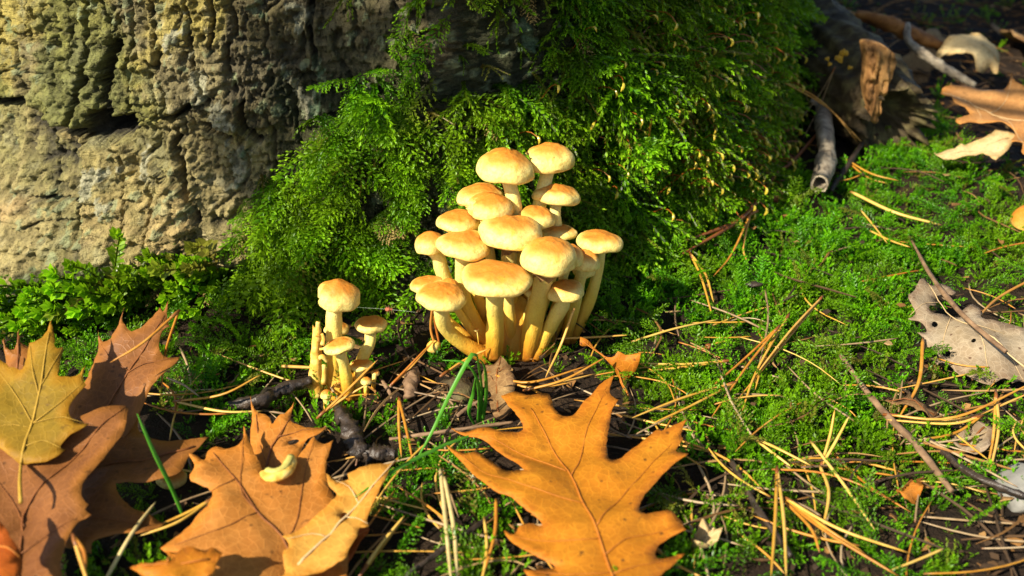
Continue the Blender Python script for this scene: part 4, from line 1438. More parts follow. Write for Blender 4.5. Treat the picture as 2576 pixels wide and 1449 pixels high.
# big orange oak leaf in the foreground
leaf('oak_leaf', 'large orange oak leaf with pointed lobes lying in front of the mushroom tuft', 'leaf', Z5,
     [(510, 345, S), (600, 318), (690, 332), (735, 322, S), (800, 335), (830, 400, S), (832, 430), (870, 480), (930, 490), (980, 455), (1010, 410), (1060, 370), (1110, 325), (1200, 292, S), (1170, 345), (1180, 400), (1225, 430, S), (1180, 480), (1165, 560), (1150, 640), (1155, 700), (1180, 735), (1240, 725), (1300, 680), (1370, 640), (1455, 588), (1480, 600, S), (1550, 575), (1635, 556, S), (1598, 610), (1612, 640, S), (1570, 705), (1645, 735, S), (1585, 765), (1500, 830), (1430, 900), (1380, 960), (1350, 1030), (1350, 1070), (1390, 1085), (1470, 1070), (1545, 1070), (1570, 1100), (1610, 1130, S), (1628, 1175, S), (1560, 1195), (1480, 1235), (1455, 1270), (1445, 1300), (1475, 1312), (1622, 1293, S), (1560, 1340), (1500, 1400), (1440, 1449), (1400, 1520), (1330, 1560), (1250, 1640), (1150, 1600), (1050, 1560), (900, 1540), (780, 1500), (700, 1450), (650, 1400, S), (720, 1385), (840, 1380), (800, 1350), (680, 1300), (600, 1250), (560, 1215), (533, 1178, S), (590, 1185), (620, 1150, S), (700, 1140), (760, 1150), (745, 1115), (680, 1080), (620, 1040), (560, 1000), (480, 970), (400, 900), (330, 830), (260, 760), (186, 688, S), (300, 722), (370, 715), (450, 750), (520, 810), (570, 835), (650, 842), (632, 800), (590, 745), (500, 690), (430, 640), (350, 590), (215, 538, S), (290, 545), (370, 540), (450, 562), (540, 575), (645, 558), (600, 470), (560, 420), (540, 380)],
     (900, 950), 0.019, (0.02, -0.02), M['leaf_orange'], M['rib_orange'],
     [[(690, 430), (760, 540), (935, 830), (1010, 1000), (1090, 1180), (1190, 1449), (1235, 1620)], [(935, 830), (985, 730), (1040, 540), (1150, 340)], [(905, 800), (720, 710), (480, 620), (260, 550)], [(1092, 1160), (1200, 1000), (1400, 780), (1610, 600)], [(1010, 1000), (750, 960), (450, 850), (240, 720)], [(1140, 1310), (1300, 1210), (1590, 1140)], [(1110, 1230), (900, 1240), (600, 1200)], [(1180, 1430), (1350, 1370), (1580, 1310)], [(1180, 1420), (980, 1430), (720, 1400)]],
     amp=0.004, curl=0.10, seed=3)
# left pile
leaf('oak_leaf', 'brown oak leaf tip propped against the mossy trunk, needles on it', 'leaf', Z4,
     [(846, 58, S), (832, 130), (846, 182, S), (815, 200), (795, 260), (815, 330), (908, 348, S), (870, 400), (830, 440), (770, 500), (730, 560), (700, 625), (660, 700), (560, 800), (450, 780), (380, 690), (345, 640), (360, 590), (400, 540), (440, 470), (470, 380), (490, 300), (496, 222, S), (515, 265), (560, 255), (600, 190), (640, 105, S), (620, 165), (640, 205), (670, 225), (720, 190), (770, 130), (800, 88, S), (815, 110)],
     (560, 600), 0.024, (0.08, 0.55), M['leaf_brown'], M['rib_brown'],
     [[(820, 130), (690, 340), (600, 480), (510, 640)], [(640, 410), (560, 360), (505, 280)], [(640, 420), (740, 370), (870, 350)]], amp=0.0025, curl=0.10, seed=5)
leaf('oak_leaf', 'brown oak leaf with round sinuses lying under the darker brown leaf', 'leaf', Z4,
     [(700, 620), (690, 680), (730, 745), (830, 780), (960, 765), (1052, 758, S), (960, 850), (935, 900), (900, 950), (830, 975), (740, 1000), (650, 1000), (592, 1015, S), (600, 1060), (660, 1120), (760, 1150), (832, 1190, S), (740, 1255), (620, 1270), (540, 1290), (475, 1310), (470, 1370, S), (400, 1345), (330, 1330), (300, 1250), (300, 1000), (450, 800), (620, 620)],
     (600, 900), 0.016, (0.0, 0.12), M['leaf_brown'], M['rib_brown'],
     [[(330, 1000), (520, 915), (720, 880), (980, 800)], [(330, 1160), (540, 1190), (760, 1200)]], amp=0.003, curl=0.05, seed=7)
leaf('oak_leaf', 'large dark brown oak leaf with dark spots under the olive leaf', 'leaf', Z4,
     [(520, 640), (640, 622), (650, 690), (630, 760), (570, 840), (520, 910), (450, 990), (425, 1050), (430, 1100), (460, 1130, S), (440, 1150), (472, 1182, S), (415, 1205), (385, 1250), (345, 1330), (320, 1400), (300, 1520), (100, 1600), (-150, 1560), (-200, 1300), (-220, 1000), (-100, 800), (120, 780), (300, 740), (420, 680)],
     (220, 1000), 0.026, (0.0, 0.18), M['leaf_brown'], M['rib_brown'],
     [[(640, 630), (540, 700), (330, 890), (125, 1095), (110, 1250), (95, 1550)], [(118, 1190), (60, 1060), (-40, 930)], [(112, 1350), (250, 1260), (400, 1190)]], amp=0.003, curl=0.06, seed=9)
leaf('oak_leaf', 'small brown leaf tip sticking up behind the olive leaf', 'leaf', Z4,
     [(32, 268, S), (42, 312), (70, 312), (92, 260), (98, 212, S), (108, 275), (145, 300), (150, 380), (130, 470), (50, 470), (25, 380)],
     (90, 380), 0.040, (0.0, 0.6), M['leaf_brown'], M['rib_brown'], [[(97, 230), (92, 330), (90, 460)]], amp=0.002, seed=11)
leaf('maple_leaf', 'olive yellow toothed leaf with raised yellow midrib lying on the brown oak leaves', 'leaf', Z4,
     [(105, 888, S), (150, 890), (220, 885), (280, 860), (325, 815, S), (296, 800), (360, 750), (445, 684, S), (385, 672), (350, 640), (345, 615), (370, 560), (434, 488, S), (418, 465), (432, 398, S), (400, 440), (350, 455), (300, 452), (295, 420), (305, 360), (322, 298, S), (282, 308), (275, 250), (260, 165, S), (240, 220), (200, 270), (152, 282, S), (140, 340), (128, 392), (110, 425), (60, 400), (0, 355), (-80, 300, S), (-60, 420), (-40, 520), (-120, 560, S), (-80, 680), (-60, 760), (0, 812), (50, 850)],
     (160, 680), 0.036, (0.02, 0.45), M['leaf_olive'], M['rib_yellow'],
     [[(250, 230), (210, 480), (160, 680), (125, 800), (108, 885)], [(160, 680), (290, 590), (425, 470)], [(160, 680), (300, 650), (420, 680)], [(160, 680), (80, 540), (-40, 380)], [(130, 800), (220, 770), (310, 810)], [(150, 700), (40, 690), (-60, 720)], [(205, 500), (250, 420), (315, 310)], [(195, 540), (170, 430), (155, 300)]],
     amp=0.0025, curl=0.10, seed=13, petiole=[(106, 885, 0.03), (100, 980, 0.034), (105, 1080, 0.034)], wr=(0.0005, 0.00022))
leaf('oak_leaf', 'bright orange leaf corner under the dark brown leaf', 'leaf', Z4,
     [(-60, 1140), (10, 1195), (60, 1275), (108, 1345, S), (100, 1470), (-60, 1520)], (30, 1350), 0.036, (0.0, 0.1), M['leaf_red'], M['rib_orange'], [[(100, 1360), (20, 1310), (-50, 1290)]], seed=15)
# middle pile
leaf('oak_leaf', 'tan oak leaf tip with a round hole behind the orange-brown leaf', 'leaf', Z4,
     [(1266, 572, S), (1290, 622), (1350, 650), (1370, 692), (1400, 650), (1440, 625), (1482, 588, S), (1460, 660), (1510, 695), (1570, 710), (1645, 720, S), (1600, 758), (1555, 778), (1530, 810), (1490, 890), (1450, 960), (1330, 960), (1290, 900), (1270, 840), (1260, 740), (1268, 650)],
     (1400, 850), 0.014, (0.0, 0.35), M['leaf_tan'], M['rib_brown'],
     [[(1466, 640), (1420, 720), (1370, 800), (1340, 930)], [(1290, 640), (1300, 760), (1345, 900)], [(1400, 750), (1500, 720), (1600, 725)]], amp=0.002, curl=0.10, seed=17,
     holes=[[(1478 + 30 * math.cos(a), 780 + 19 * math.sin(a)) for a in np.linspace(0, 6.28, 12, endpoint=False)]])
leaf('oak_leaf', 'orange-brown oak leaf with a deep notch in front of the small clump', 'leaf', Z4,
     [(1226, 693, S), (1212, 778), (1150, 815), (1085, 805), (1050, 832, S), (1030, 890), (1000, 870), (955, 862, S), (985, 930), (960, 990), (1010, 1020), (1050, 1030), (1075, 1065), (1065, 1130), (1010, 1180), (930, 1250), (850, 1300), (815, 1335, S), (900, 1390), (980, 1450), (1100, 1560), (1400, 1600), (1700, 1560), (1750, 1300), (1740, 1150), (1695, 1045, S), (1650, 1000), (1640, 930), (1652, 865), (1682, 797, S), (1640, 812), (1605, 790), (1582, 763, S), (1545, 805), (1500, 880), (1450, 940), (1400, 962), (1335, 950), (1310, 900), (1275, 830), (1258, 775)],
     (1350, 1150), 0.016, (0.0, 0.16), M['leaf_tan'], M['rib_brown'],
     [[(1075, 835), (1190, 985), (1300, 1150), (1430, 1265), (1520, 1500)], [(1430, 1260), (1490, 1180), (1530, 960), (1580, 790)], [(1190, 985), (1110, 1030), (1060, 1060)], [(1300, 1140), (1220, 1050), (1225, 740)], [(1300, 1150), (1120, 1250), (880, 1320)], [(1460, 1330), (1600, 1200), (1680, 1060)]], amp=0.003, curl=0.08, seed=19)
leaf('oak_leaf', 'yellow oak leaf showing its pale underside with a brown wormhole', 'leaf', Z4,
     [(2012, 848, S), (1960, 880), (1870, 890), (1780, 930), (1750, 945, S), (1752, 970), (1700, 968), (1648, 958, S), (1660, 1010), (1700, 1045), (1640, 1110), (1560, 1180), (1480, 1230), (1423, 1258, S), (1455, 1290), (1450, 1330, S), (1430, 1360), (1438, 1440), (1420, 1520), (1620, 1440), (1740, 1390), (1760, 1330), (1790, 1280), (1810, 1200, S), (1855, 1190, S), (1845, 1140), (1900, 1050), (1940, 960), (1962, 900)],
     (1680, 1150), 0.022, (0.05, 0.22), M['leaf_pale'], M['rib_pale'],
     [[(1990, 865), (1840, 1030), (1680, 1200), (1480, 1420)], [(1800, 1070), (1760, 1000), (1690, 975)], [(1740, 1140), (1800, 1150), (1850, 1180)], [(1640, 1240), (1560, 1230), (1450, 1270)]], amp=0.003, curl=0.12, seed=21,
     holes=[[(1732 + 20 * math.cos(a), 1133 + 18 * math.sin(a)) for a in np.linspace(0, 6.28, 10, endpoint=False)]])
leaf('oak_leaf', 'red-orange leaf showing from under the yellow leaf', 'leaf', Z4,
     [(1700, 1150), (1858, 1195, S), (1820, 1290), (1760, 1390), (1700, 1480), (1500, 1520), (1520, 1300)], (1700, 1350), 0.010, (0.0, 0.1), M['leaf_red'], M['rib_orange'], [[(1850, 1205), (1700, 1330), (1540, 1480)]], seed=23)
leaf('oak_leaf', 'small amber leaf lobe lying below the orange-brown leaf', 'leaf', Z4,
     [(655, 1420, S), (760, 1402), (872, 1390), (836, 1328, S), (900, 1322), (1000, 1318), (1090, 1325), (1122, 1355, S), (1090, 1395), (1055, 1460), (900, 1520), (760, 1480)],
     (950, 1400), 0.026, (0.0, 0.18), M['leaf_orange'], M['rib_orange'], [[(670, 1420), (850, 1410), (1050, 1380)], [(850, 1410), (860, 1370), (845, 1335)]], amp=0.003, curl=0.2, seed=25)
# right
leaf('oak_leaf', 'pale ochre oak leaf lying behind the green moss mound', 'leaf', Z6,
     [(1528, 612, S), (1560, 572), (1700, 545), (1850, 562), (1872, 592, S), (1960, 560), (1980, 500, S), (2010, 560), (2100, 590), (2250, 620), (2380, 700), (2330, 900), (2240, 1060), (2070, 1088, S), (2030, 1060), (2035, 1000), (1958, 1005, S), (2000, 900), (1950, 855), (1880, 830), (1760, 800), (1650, 822, S), (1628, 790), (1722, 745, S), (1690, 700), (1620, 680), (1590, 650)],
     (1850, 720), 0.030, (0.05, 0.25), M['leaf_back'], M['rib_pale'], [[(1540, 610), (1700, 650), (1900, 740), (2300, 880)], [(1760, 680), (1790, 740), (1780, 790)], [(1850, 720), (1950, 650), (1985, 530)], [(1900, 740), (1980, 850), (2060, 1070)]], amp=0.006, curl=0.1, seed=27)
leaf('leaf_scrap', 'curled sunlit cream leaf scrap below the pale ochre leaf', 'leaf', Z6,
     [(1500, 965, S), (1600, 945), (1700, 930), (1800, 912), (1872, 872), (1902, 848, S), (1950, 880), (2012, 890, S), (1980, 960), (1950, 1010), (1910, 1060), (1858, 1102, S), (1830, 1080), (1790, 1010), (1720, 1010), (1600, 1005)],
     (1850, 960), 0.020, (0.0, 0.4), M['leaf_cream'], M['rib_pale'], [[(1520, 965), (1750, 965), (1960, 930)]], amp=0.006, curl=0.25, seed=29)
leaf('skeleton_leaf', 'grey weathered leaf full of holes crossed by a thin twig', 'leaf', Z7,
     [(1638, 600, S), (1680, 570), (1730, 480), (1780, 450), (1830, 482), (1900, 470), (1970, 490), (2034, 540, S), (2000, 572), (1960, 560), (1880, 570), (1865, 610, S), (1870, 640), (1820, 660), (1810, 700), (1850, 722), (1950, 720), (2060, 765), (2080, 690), (2150, 655, S), (2210, 700), (2240, 800), (2450, 850), (2600, 880), (2800, 950), (2800, 1250), (2576, 1242), (2480, 1285, S), (2420, 1260), (2300, 1300, S), (2200, 1280), (2120, 1222), (2060, 1212, S), (2000, 1150), (1940, 1098), (1880, 1122, S), (1830, 1062), (1900, 1040), (1850, 980), (1800, 960, S), (1770, 900), (1722, 868, S), (1800, 850), (1740, 785), (1640, 772, S), (1700, 720), (1640, 650)],
     (2100, 950), 0.012, (0.02, 0.15), M['leaf_grey'], M['rib_pale'],
     [[(1800, 480), (1900, 620), (2020, 780), (2150, 890), (2310, 985), (2600, 1150)], [(1990, 740), (1940, 880), (1905, 1050)], [(2150, 890), (2240, 1060), (2305, 1280)], [(2310, 985), (2450, 1080), (2580, 1240)], [(2100, 850), (2250, 870), (2420, 900)], [(1900, 620), (1800, 640), (1660, 740)]], amp=0.004, curl=0.05, seed=31,
     holes=[[(1955 + 34 * math.cos(a), 1022 + 30 * math.sin(a + .4)) for a in np.linspace(0, 6.28, 9, endpoint=False)], [(1850 + 40 * math.cos(a), 1020 + 24 * math.sin(a)) for a in np.linspace(0, 6.28, 8, endpoint=False)], [(1860 + 26 * math.cos(a), 800 + 22 * math.sin(a)) for a in np.linspace(0, 6.28, 8, endpoint=False)], [(2150 + 20 * math.cos(a), 1010 + 16 * math.sin(a)) for a in np.linspace(0, 6.28, 7, endpoint=False)]])
leaf('twisted_leaf', 'dry yellow twisted leaf with a thin tail standing on the ground moss', 'leaf', Z5,
     [(990, 8, S), (1040, 30), (1095, 80), (1150, 130), (1190, 140), (1210, 115, S), (1280, 135), (1345, 130, S), (1335, 200), (1290, 245), (1250, 255), (1275, 320), (1288, 415, S), (1262, 330), (1235, 245), (1190, 190), (1130, 130), (1080, 80), (1040, 55), (995, 62)],
     (1260, 250), 0.008, (0.0, 0.9), M['leaf_orange'], M['rib_orange'], [[(1000, 30), (1100, 100), (1220, 200), (1270, 330), (1285, 405)]], amp=0.004, curl=0.3, seed=33)
leaf('leaf_scrap', 'crumpled dead brown leaf under the tip of the orange oak leaf', 'leaf', ZC,
     [(1540, 650, S), (1640, 630), (1760, 600, S), (1850, 700), (1930, 840, S), (1900, 930), (2000, 1020), (1960, 1150), (1900, 1400), (1700, 1500), (1600, 1300), (1620, 1100), (1500, 1030), (1440, 900), (1480, 760)],
     (1700, 1000), 0.008, (0.0, 0.15), M['leaf_dead'], M['rib_brown'], [[(1760, 620), (1700, 900), (1720, 1400)], [(1710, 850), (1850, 800)], [(1710, 950), (1540, 850)]], amp=0.005, curl=0.2, seed=35)
leaf('leaf_scrap', 'brown leaf scrap among the litter below the grey leaf', 'leaf', Z8,
     [(1330, 90, S), (1420, 80), (1480, 120), (1600, 100, S), (1700, 150), (1790, 220, S), (1700, 235), (1560, 210), (1480, 180), (1400, 150)], (1550, 160), 0.008, (0, 0.1), M['leaf_dead'], M['rib_brown'], [[(1340, 95), (1500, 150), (1760, 215)]], amp=0.004, seed=37)
leaf('leaf_scrap', 'dull grey-brown leaf scrap on the soil under crossed needles', 'leaf', Z8,
     [(1880, 460, S), (1920, 370), (2020, 330), (2150, 300), (2180, 420), (2120, 520), (2000, 510)], (2030, 420), 0.007, (0, 0.1), M['leaf_grey'], M['rib_brown'], [[(1900, 460), (2150, 330)]], amp=0.004, seed=39)
leaf('leaf_scrap', 'reddish brown leaf scrap on bare soil at the lower right', 'leaf', Z8,
     [(1450, 800, S), (1560, 760), (1700, 700), (1640, 820), (1600, 900), (1480, 900)], (1560, 820), 0.006, (0, 0.1), M['leaf_tan'], M['rib_brown'], [[(1460, 810), (1680, 720)]], amp=0.004, seed=41)
leaf('leaf_scrap', 'pale buff leaf scrap beside the lower tooth of the orange leaf', 'leaf', Z5,
     [(1660, 1250, S), (1700, 1180), (1740, 1130, S), (1800, 1140), (1832, 1190), (1820, 1260), (1750, 1310), (1690, 1300)], (1750, 1220), 0.010, (0, 0.3), M['leaf_cream'], M['rib_pale'], [[(1670, 1250), (1820, 1180)]], amp=0.006, curl=0.3, seed=43)
leaf('leaf_scrap', 'pale leaf lying in the dark litter behind the rotten log', 'leaf', ZB,
     [(1560, 560, S), (1680, 500), (1850, 495), (2000, 530), (2120, 550), (2230, 640, S), (2260, 780, S), (2150, 740), (2050, 760), (1900, 700), (1740, 700), (1640, 620)], (1900, 620), 0.03, (-0.1, 0.3), M['leaf_cream'], M['rib_pale'], [[(1570, 560), (1900, 620), (2220, 720)]], amp=0.008, curl=0.2, seed=45)

# random leaves on the dark forest floor behind
BL = ['brown fallen leaf in the dark litter behind the trunk', 'pale fallen leaf in the dark litter behind the trunk', 'orange fallen leaf in the dark litter behind the trunk']
rl = np.random.default_rng(77)
for k in range(46):
    for tries in range(20):
        x = rl.uniform(0.16, 0.95); y = rl.uniform(0.32, 1.5)
        uu_, vv_, _ = project(np.array([[x, y, 0.05]]))
        if np.hypot(x - TC[0], y - TC[1]) > 0.34: break
    n_ = 26; a = np.linspace(0, 2 * math.pi, n_, endpoint=False)
    L = rl.uniform(0.03, 0.055)
    rad = L * (0.45 + 0.35 * np.abs(np.cos(a)) ** 1.5) * (1 + 0.22 * np.sin(a * 7 + rl.uniform(0, 6)))
    ro = rl.uniform(0, 6.28); ci, si = math.cos(ro), math.sin(ro)
    px = rad * np.cos(a); py = rad * np.sin(a) * 0.62
    rings = [(0.0, 0)]
    Vv = [(0, 0, 0)]
    tl = rl.normal(0, 0.25, 2); cu = rl.uniform(-0.2, 0.5)
    for f_ in (0.35, 0.7, 1.0):
        for q, w_ in zip(px * f_, py * f_):
            Vv.append((q * ci - w_ * si, q * si + w_ * ci, tl[0] * q + tl[1] * w_ + cu * w_ * w_ / L + 0.004 * math.sin(q * 90)))
    Ff = [(0, 1 + i, 1 + (i + 1) % n_) for i in range(n_)]
    for b in (0, 1):
        Ff += [(1 + b * n_ + i, 1 + (b + 1) * n_ + i, 1 + (b + 1) * n_ + (i + 1) % n_, 1 + b * n_ + (i + 1) % n_) for i in range(n_)]
    kind = rl.choice(3, p=[.55, .25, .2])
    o = mesh_obj('fallen_leaf', Vv, Ff, M[['leaf_dead', 'leaf_grey', 'leaf_tan'][kind]], attrs={'edge': np.r_[1, np.repeat([1, .6, 0], n_)], 'vein': np.ones(len(Vv))})
    o.location = (x, y, float(gh(x, y)) + 0.012)
    o.modifiers.new('thickness', 'SOLIDIFY').thickness = 0.0004
    ad = ('small ' if L < 0.042 else 'large ') + ('curled ' if cu > 0.2 else 'flat ')
    tag(o, ad + BL[kind], 'leaf', ad + ['brown leaves behind the trunk', 'pale leaves behind the trunk', 'orange leaves behind the trunk'][kind])

# the crescent of mushroom cap on the orange-brown leaf
pp = catmull([atG(*q, 0.024) for q in FRAG], 16)
tv, tf = tube_data(pp, np.interp(np.linspace(0, 1, 16), [0, .15, .5, .85, 1], [0.0010, 0.0021, 0.0026, 0.0024, 0.0012]), 12, 0.7)
ii = np.repeat(np.arange(16), 12); kk = np.tile(np.arange(12), 16)
tv = pp[ii] + (tv - pp[ii]) * (1 + 0.10 * vnoise(kk * 1.3, ii * 1.1, 5))[:, None]
root = empty('mushroom_piece', pp[8]); tag(root, 'broken cream crescent of mushroom cap lying on the orange-brown leaf', 'mushroom piece')
mesh_obj('cap_rim', tv - pp[8], tf, M['flesh'], root)
q2 = pp + np.array([0, 0.0012, 0.0016])
tv, tf = tube_data(q2[2:14], np.full(12, 0.0013), 8, 0.5)
mesh_obj('gills', tv - pp[8], tf, M['gill'], root)


# ================================================================== needles, grass, twigs
def strand(name, pts, rad, m, seg=6, parent=None, origin=None, flat=0.8, n=14, prof=None):
    path = catmull(pts, n)
    s = np.linspace(0, 1, n)
    pr = np.interp(s, [0, 0.06, 0.5, 0.9, 1], [0.7, 1, 1, 0.75, 0.15]) if prof is None else np.interp(s, *prof)
    tv, tf = tube_data(path, rad * pr, seg, flat)
    o_ = np.asarray(origin) if origin is not None else path[0]
    o = mesh_obj(name, tv - o_, tf, m, parent, attrs={'t': np.repeat(s, seg)})
    if parent is None:
        o.location = o_
    return o


def needle_pair(lists, m, label, group, w=0.00075):
    w *= 0.82
    """needles that share one sheath at their first point: each list is [(u, v, lift), ...] in frame pixels"""
    P0 = atG(*lists[0][0][:2], lists[0][0][2])
    if len(lists) == 1:
        o = strand('pine_needle', [atG(a, b, c) for a, b, c in lists[0]], w, m)
        return tag(o, label, 'pine needle', group)
    root = empty('needle_pair', P0); tag(root, label, 'pine needle', group)
    for L in lists:
        pts = [P0] + [atG(a, b, c) for a, b, c in L[1:]]
        strand('needle', pts, w, m, parent=root, origin=P0)
    d = nrm(atG(*lists[0][1][:2], lists[0][1][2]) - P0)
    sv, sf = tube_data([P0 - d * 0.0008, P0 + d * 0.002, P0 + d * 0.0048], [w * 0.8, w * 1.2, w * 1.0], 6)
    mesh_obj('sheath', sv - P0, sf, M['needle_red'], root)
    return root


NO, NY, NG, NR = M['needle_orange'], M['needle_yellow'], M['needle_grey'], M['needle_red']
H0, H1, H2 = 0.008, 0.012, 0.018
PAIRS = [
    ([[(449, 783, .05), (360, 862, .048), (277, 912, .044)], [(449, 783, .05), (415, 890, .032), (405, 990, .016)]], NO, 'forked orange needle pair lying across the propped brown leaf'),
    ([[(440, 1010, .010), (560, 992, .016), (657, 942, .022)], [(440, 1010, .010), (560, 1035, .012), (660, 1034, .012)]], NY, 'wide open needle pair on dark moss right of the brown leaves'),
    ([[(800, 1050, .008), (870, 985, .016), (950, 905, .024)], [(800, 1050, .008), (860, 1005, .012), (925, 966, .018)]], NO, 'needle pair leaning on the buttons of the small clump'),
    ([[(982, 970, .008), (1035, 922, .010), (1095, 852, .014)], [(982, 970, .008), (1045, 905, .013), (1080, 868, .016)]], NO, 'thick orange needle bundle leaning on the left of the tuft'),
    ([[(1110, 945, .008), (1170, 905, .010), (1232, 876, .014)], [(1110, 945, .008), (1160, 915, .009), (1215, 880, .013)]], NO, 'orange needle pair pointing at the foot of the tuft'),
    ([[(1225, 937, .010), (1330, 962, .012), (1480, 920, .014)], [(1225, 937, .010), (1330, 975, .010), (1440, 962, .010)]], NO, 'long bowed needle pair in front of the tuft'),
    ([[(1320, 982, .010), (1420, 955, .014), (1525, 898, .018)], [(1320, 982, .010), (1410, 962, .012), (1500, 940, .012)]], NO, 'needle pair crossing over the bowed pair before the tuft'),
    ([[(1838, 907, .010), (1720, 916, .010), (1602, 914, .010)], [(1838, 907, .010), (1730, 922, .009), (1610, 936, .008)]], NY, 'yellow needle pair lying level on moss beside the twisted leaf'),
    ([[(1850, 962, .010), (1720, 1000, .012), (1588, 1052, .012)], [(1850, 962, .010), (1740, 1020, .011), (1640, 1066, .010)]], NY, 'yellow needle pair on moss above the right lobe of the orange leaf'),
    ([[(2070, 745, .014), (1990, 830, .012), (1900, 945, .010)], [(2070, 745, .014), (1975, 860, .010), (1860, 1000, .008)]], NO, 'long needle pair heading the bundle of crossed needles on moss'),
    ([[(1960, 820, .014), (1880, 920, .011), (1790, 1050, .009)], [(1960, 820, .014), (1870, 905, .010), (1770, 990, .008)]], NO, 'orange needle pair in the middle of the crossed needles'),
    ([[(1985, 790, .012), (1905, 930, .010), (1865, 1040, .008)], [(1985, 790, .012), (1930, 880, .010), (1900, 980, .009)]], NY, 'steep needle pair among the crossed needles on moss'),
    ([[(1887, 540, .014), (1840, 640, .012), (1795, 695, .010)], [(1887, 540, .014), (1870, 620, .010), (1880, 660, .008)]], NO, 'needle pair standing near the reddish twig fork'),
    ([[(1735, 635, .012), (1765, 700, .010), (1792, 795, .010)], [(1735, 635, .012), (1775, 690, .012), (1795, 760, .012)]], NY, 'pale needle pair hanging down the moss below the reddish twig'),
    ([[(2120, 395, .010), (2190, 436, .012), (2262, 455, .010)], [(2120, 395, .010), (2180, 445, .009), (2235, 462, .008)]], NY, 'short needle pair beside the hollow grey twig'),
    ([[(2470, 1046, .010), (2390, 1066, .010), (2228, 1056, .010)], [(2470, 1046, .010), (2400, 1090, .008), (2290, 1110, .008)]], NY, 'needle pair lying level under the grey weathered leaf'),
    ([[(2226, 1043, .010), (2400, 1050, .014), (2600, 962, .016)], [(2226, 1043, .010), (2410, 1056, .010), (2600, 985, .012)]], NO, 'long arched needle pair below the grey weathered leaf'),
    ([[(2505, 985, .014), (2512, 1080, .010), (2490, 1190, .008)], [(2505, 985, .014), (2500, 1090, .009), (2484, 1180, .008)]], NO, 'needle pair pointing down beneath the arched needles'),
    ([[(1955, 1175, .010), (1950, 1310, .012), (1940, 1449, .012)], [(1955, 1175, .010), (1972, 1310, .011), (1978, 1449, .012)]], NY, 'parallel yellow needle pair pointing at the viewer right of the orange leaf'),
    ([[(2066, 1172, .008), (2088, 1095, .014), (2100, 1030, .020)], [(2066, 1172, .008), (2100, 1115, .014), (2137, 1045, .020)]], NY, 'V-shaped yellow needle pair standing on the moss'),
    ([[(1975, 1262, .008), (2090, 1345, .010), (2260, 1449, .010)], [(1975, 1262, .008), (2040, 1330, .010), (2062, 1390, .010)]], NO, 'broad needle pair running to the lower right over bare litter'),
    ([[(1970, 1250, .010), (2110, 1330, .012), (2290, 1392, .010)], [(1970, 1250, .010), (2080, 1330, .010), (2180, 1395, .008)]], NY, 'long yellow needle pair fanning out beside the broad one'),
    ([[(1890, 1098, .010), (1960, 1130, .012), (2042, 1172, .010)], [(1890, 1098, .010), (1945, 1140, .010), (1992, 1175, .008)]], NY, 'short pale needle pair on moss right of the orange leaf'),
    ([[(905, 1449, .008), (950, 1380, .012), (1018, 1296, .014)], [(905, 1449, .008), (965, 1370, .010), (1010, 1310, .010)]], NY, 'needle pair on moss below the red-orange leaf'),
    ([[(540, 1252, .014), (450, 1312, .016), (345, 1350, .014)], [(540, 1252, .014), (470, 1290, .012), (380, 1330, .010)]], NY, 'yellow needle pair bridging the gap between the leaf piles'),
    ([[(184, 1348, .034), (200, 1400, .032), (222, 1470, .030)], [(184, 1348, .034), (212, 1390, .032), (212, 1450, .030)]], NO, 'short needle pair at the lower edge of the dark brown leaf'),
    ([[(1003, 1000, .006), (1020, 1070, .010), (1040, 1165, .008)], [(1003, 1000, .006), (1004, 1080, .010), (1010, 1150, .008)]], NO, 'needle pair hanging between the grass and the blackened bark'),
    ([[(2180, 42, .05), (2110, 20, .05), (2030, -10, .05)], [(2180, 42, .05), (2120, 30, .05), (2050, 5, .05)]], NY, 'needle pair lying on the rotten log'),
    ([[(2100, 170, .05), (2060, 240, .03), (1990, 330, .012)], [(2100, 170, .05), (2065, 260, .025), (2020, 350, .01)]], NG, 'needle pair leaning on the rotten log beside the trunk'),
    ([[(1950, 195, .05), (2060, 250, .03), (2180, 370, .010)], [(1950, 195, .05), (2080, 270, .025), (2160, 360, .010)]], NO, 'long needle pair crossing in front of the rotten log'),
    ([[(1088, 772, .03), (1098, 830, .016), (1108, 880, .008)], [(1088, 772, .03), (1084, 830, .016), (1098, 878, .008)]], NR, 'red needle bundle standing under the left caps of the tuft'),
]
for L, m, lab in PAIRS:
    needle_pair(L, m, lab, None, 0.00075 if m is not NG else 0.0005)
